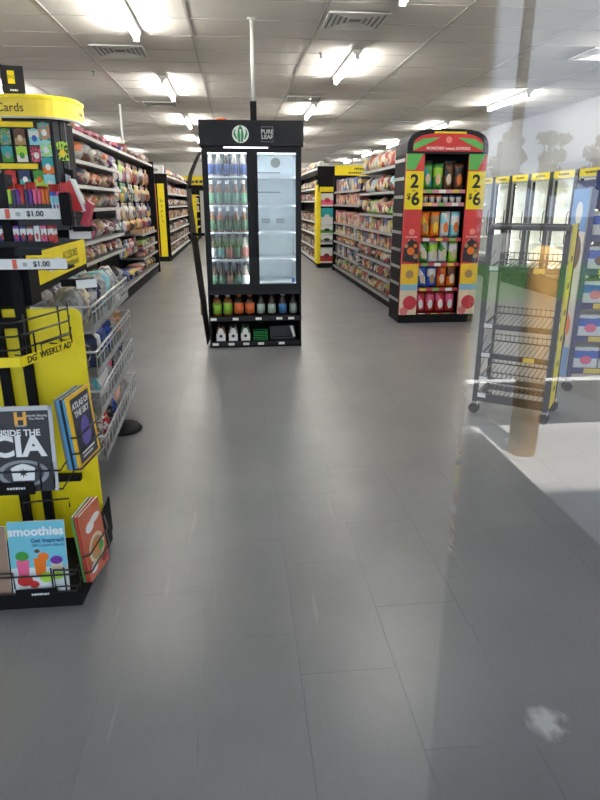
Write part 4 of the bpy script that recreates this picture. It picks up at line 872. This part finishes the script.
text('INSIDE THE', .03, PAPER, cv, (.092, Yc - .0004, .208), bold=.03, ext=.0003); text('CIA', .10, PAPER, cv, (.09, Yc - .0004, .158), bold=.035, sx=1.1, ext=.0003); text('Secretly Shaping\nThe World', .011, PAPER, cv, (.16, Yc - .0004, .262), ext=.0003); text('HISTORY', .009, PAPER, cv, (.108, Yc - .0004, .232), ext=.0003)
sl = MB().prism([(.1 + .085 * math.cos(a * PI / 16), .065 + .048 * math.sin(a * PI / 16)) for a in range(32)], Yc - .0004, Yc, 'y').build('seal_ring', mat('seal_grey', (.25, .26, .28), .4), cv)
MB().prism([(.1 + .068 * math.cos(a * PI / 16), .065 + .038 * math.sin(a * PI / 16)) for a in range(32)], Yc - .0006, Yc - .0004, 'y').build('seal_disc', mat('seal_dark', (.04, .045, .055), .4), sl)
MB().prism([(.065, .04), (.135, .04), (.14, .085), (.12, .095), (.1, .1), (.08, .095), (.06, .085)], Yc - .0009, Yc - .0006, 'y').build('seal_shield', PAPER, sl)
st_ = [(.1 + (.018 if a % 2 == 0 else .007) * math.cos(a * PI / 8), .068 + (.018 if a % 2 == 0 else .007) * math.sin(a * PI / 8)) for a in range(16)]
MB().prism(st_, Yc - .0012, Yc - .0009, 'y').build('seal_star', INK, sl)
q, cv = magazine('magazine', 'light blue smoothies recipe magazine in the bottom pocket', (-.845, 1.958, .041), 0, .196, .285, .007, tl_, mat('cover_sky', (.16, .50, .60), .35), mat('cover_cream', (.6, .58, .52), .4))
bx('cover_photo', mat('cover_white', (.66, .72, .72), .35), cv, 0, .196, Yc - .0003, Yc, 0, .11)
text('smoothies', .046, PAPER, cv, (.097, Yc - .0006, .247), bold=.03, ext=.0003); text('Get Inspired!', .022, mat('ink_navy', (.02, .05, .2), .4), cv, (.135, Yc - .0006, .212), bold=.02, ext=.0003); text('100 Creative Blends', .014, mat('ink_navy'), cv, (.135, Yc - .0006, .194), ext=.0003)
def blob(name, c_, pts, d): MB().prism(pts, Yc - d, Yc - d + .0003, 'y').build(name, mat('ill_' + c_, COL[c_], .4), cv)
def ell(cx, cz, a, b, n=14): return [(cx + a * math.cos(2 * PI * i / n), cz + b * math.sin(2 * PI * i / n)) for i in range(n)]
blob('pictured_glass', 'pink', [(.025, .07), (.06, .07), (.065, .14), (.02, .14)], .0008); blob('pictured_fruit', 'red', ell(.045, .06, .028, .022), .0011); blob('pictured_fruit', 'green', ell(.042, .155, .024, .018), .001); blob('pictured_glass', 'orange', [(.085, .08), (.118, .08), (.125, .145), (.08, .145)], .0008); blob('pictured_fruit', 'orange', ell(.115, .15, .02, .016), .001); blob('pictured_fruit', 'lime', ell(.12, .07, .024, .02), .0011)
blob('pictured_glass', 'cream', [(.145, .07), (.175, .07), (.18, .125), (.14, .125)], .0008); blob('pictured_fruit', 'purple', ell(.16, .135, .022, .016), .001); blob('pictured_fruit', 'lime', ell(.16, .075, .02, .016), .0012); blob('pictured_fruit', 'red', ell(.075, .045, .018, .014), .0012); blob('pictured_fruit', 'brown', ell(.095, .172, .01, .007), .001)
bx('bar_code', PAPER, cv, .165, .192, Yc - .0012, Yc - .0009, .008, .035)
q, cv = magazine('magazine', 'partly visible magazine left of the smoothies magazine', (-1.05, 1.96, .041), 0, .196, .27, .006, tl_, mat('cover_tan', (.3, .2, .14), .4))
# side facing magazines
def sidemag(label, x, y, z, w_, h_, th, rz, cover, spine): return magazine('magazine', label, (x, y, z), rz, w_, h_, th, R(-4), cover, spine)
MSP = [('cover_slate', (.2, .22, .25)), ('cover_brightblue', (.1, .4, .7)), ('cover_ink', (.03, .03, .04)), ('cover_brightblue', (.1, .4, .7))]
for i, (n_, c_) in enumerate(MSP):
    sidemag(f'{("slate", "bright blue", "black", "second bright blue")[i]} spined magazine, {ordn(i)} from left in the side stack', -.622 + i * .0095, 2.052, .49, .18, .265 - .004 * (i % 2), .0085, R(81), mat(n_, c_, .4), mat(n_, c_, .4))
q, cv = sidemag('yellow bordered magazine with dark night cover at the front of the side stack', -.583, 2.047, .485, .19, .275, .008, R(81), mat('cover_gold', (.85, .5, .02), .35), mat('cover_gold'))
bx('cover_photo', mat('cover_night', (.03, .035, .06), .3), cv, .016, .174, Yc - .0003, Yc, .02, .262); MB().prism(ell(.1, .12, .04, .06), Yc - .0006, Yc - .0003, 'y').build('glow', mat('cover_violet', (.12, .1, .35), .4), cv)
text('ATLAS OF\nTHE SKY', .032, PAPER, cv, (.095, Yc - .0007, .215), bold=.02, ext=.0003); bx('cover_line', PAPER, cv, .04, .15, Yc - .0006, Yc - .0003, .05, .056); bx('cover_line', PAPER, cv, .04, .13, Yc - .0006, Yc - .0003, .036, .041)
for i in range(3):
    sidemag(f'{("green", "red", "cream")[i]} edged food magazine, {ordn(i)} from left in the lower side pocket', -.606 + i * .011, 2.02, .042, .165, .275, .008, R(82 - 1.5 * i), mat(('cover_leaf', 'cover_tomato', 'cover_dish')[i], ((.12, .3, .08), (.5, .06, .04), (.5, .12, .06))[i], .4, noise=.1, scale=25), mat(('cover_leaf', 'cover_tomato', 'cover_dish')[i]))
cv = [o for o in bpy.data.objects if o.name.startswith('cover') and o.parent and 'cream edged' in o.parent.get('label', '')][0]
for (cx, cz, a, b, c_, d_) in ((.085, .1, .065, .06, 'cream', .0004), (.085, .1, .05, .045, 'tan', .0007), (.08, .11, .025, .02, 'orange', .001), (.12, .09, .022, .018, 'green', .001), (.06, .2, .035, .02, 'white', .0004), (.11, .215, .04, .015, 'white', .0004), (.04, .04, .03, .02, 'white', .0004), (.13, .035, .025, .02, 'maroon', .0004)): blob('pictured_dish', c_, ell(cx, cz, a, b), d_ + .0001)

# ------------------------------------------------------------------ outside the entrance (seen reflected in the glass door)
CON = mat('concrete', (.42, .41, .40), .85, noise=.08, scale=3)
sw = struct(bx('sidewalk', mat('mortar_bed', (.2, .2, .2), .9), None, -8, 9, -2.86, YF - .12, -.14, -.02))
for i in range(9):
    for j in range(2):
        y0_, y1_ = ((-2.86, -2.02), (-2.012, YF - .125))[j]
        bx('sidewalk_slab', CON, sw, -8 + i * 1.9, -8 + i * 1.9 + 1.892, y0_, y1_, -.02, 0)
struct(bx('kerb', mat('kerb_concrete', (.5, .49, .47), .85), None, -8, 9, -3.0, -2.865, -.16, .0))
struct(bx('ground', mat('asphalt', (.07, .07, .072), .9, noise=.2, scale=6), None, -40, 60, -70, -3.0, -.3, -.15))
for x in (-6, -3.2):
    struct(bx('parking_line', mat('road_paint', (.7, .7, .68), .7), None, x, x + .1, -8.2, -3.4, -.15, -.146))
struct(bx('parking_line', mat('road_paint'), None, -8, 12, -4.55, -4.45, -.15, -.146))
q = thing('reflection_dimming_mat', 'dark rubber entrance mat on the sidewalk outside the door', 'mat', (0, 0, 0)); bx('mat_body', mat('dimming_mat_black', (.018, .018, .02), .95, spec=.1), q, -1.3, 1.5, -2.8, YF - .14, 0, .012); bx('mat_border', mat('mat_edge', (.01, .01, .01), .9), q, -1.34, 1.5, -2.84, -2.8, 0, .014)  # dark mat added to dim the door glass reflection at lower right
gr = MB()
rg = random.Random(3)
gr.prism([(-20, -9.0), (24, -7.6), (24, -13.5), (-20, -14.5)], -.15, -.04)
for _ in range(5000):
    x = rg.uniform(1, 14); y = rg.uniform(-14, -8.4); a = rg.uniform(0, PI); h = rg.uniform(.04, .1)
    gr.add([(x, y, -.04), (x + .03 * math.cos(a), y + .03 * math.sin(a), -.04), (x + .015, y + .01, -.04 + h)], [(0, 1, 2)])
g_ = gr.build('lawn', mat('grass', (.05, .13, .03), .8, noise=.4, scale=5)); g_['kind'] = 'stuff'; tag(g_, 'strip of green grass beyond the parking lot', 'grass')
struct(MB().prism([(-20, -8.85), (24, -7.45), (24, -7.6), (-20, -9.0)], -.15, .0).build('kerb', mat('dark_kerb', (.12, .12, .12), .9)))
q = thing('bollard', 'tan yellow bollard post standing on the sidewalk outside the door', 'bollard', (1.61, -2.51, 0)); MB().lathe([(.078, 0), (.078, 1.13), (.07, 1.16), (.04, 1.185), (0, 1.19)], 20).build('sleeve', mat('bollard_tan', (.80, .48, .15), .6), q, True); MB().lathe([(.1, 0), (.1, .01), (.08, .02)], 20).build('collar', CON, q)
q = thing('light_pole', 'tall grey parking lot pole with a grey cabinet beyond the lawn', 'pole', (8.9, -19.4, -.15)); bx('shaft', mat('pole_grey', (.04, .038, .035), .6), q, -.13, .13, -.13, .13, 0, 9); bx('cabinet', mat('cabinet_blue', (.10, .115, .15), .6), q, -.5, .1, -.2, .2, 2.3, 3.4); bx('base', CON, q, -.3, .3, -.3, .3, 0, .6); bx('lamp_arm', mat('pole_grey'), q, -1.2, 1.2, -.08, .08, 8.8, 9)
LEAF = mat('leaves', (.045, .075, .03), .7, noise=.5, scale=2); BARK = mat('bark', (.08, .06, .045), .9)
def tree(label, x, y, h, cr, seed):
    r = random.Random(seed); q = thing('tree', label, 'tree', (x, y, -.15), 0, 'trees beyond the lawn')
    m = MB().pipe([(0, 0, 0), (.05, 0, h * .4), (0, .1, h * .7)], .12, 7)
    m.build('trunk', BARK, q); lf = MB()
    for k in range(20):
        a = k * 2.4; z = h * (.42 + .55 * r.random()); rr = cr * r.uniform(.1, .95) * (1.25 - z / h * .6); c = Vector((rr * math.cos(a), rr * math.sin(a), z))
        MB().pipe([(0, 0, h * .45), c], .035, 5).build('branch', BARK, q)
        for _ in range(130):
            d = Vector((r.gauss(0, 1), r.gauss(0, 1), r.gauss(0, .7))).normalized() * (cr * .36 * r.random() ** .4); p = c + d; s_ = r.uniform(.06, .12)
            u = Vector((r.uniform(-1, 1), r.uniform(-1, 1), r.uniform(-1, 1))).normalized() * s_; v = u.orthogonal().normalized() * s_
            lf.add([p - u, p + v * .6, p + u, p - v * .6], [(0, 1, 2, 3)])
    o = lf.mesh('foliage', fix=False); link('foliage', o, LEAF, q)
tree('leafy tree beside the grey pole beyond the lawn', 13.2, -29.5, 4.9, 1.0, 1)
tree('slender tree in the middle of those beyond the lawn', 15.6, -30.2, 4.8, .95, 2)
tree('rounded tree rightmost of those beyond the lawn', 18.2, -29.8, 4.7, 1.15, 3)
tree('broad tree far right of those beyond the lawn', 21.6, -30.5, 5.0, 1.2, 4)

dup = {k: v for k, v in LABELS.items() if len(v) > 1}
print('DUPLICATE LABELS', len(dup), list(dup.items())[:10])
print('LONG', [k for k in LABELS if len(k.replace(',', ' ').split()) > 16][:60])
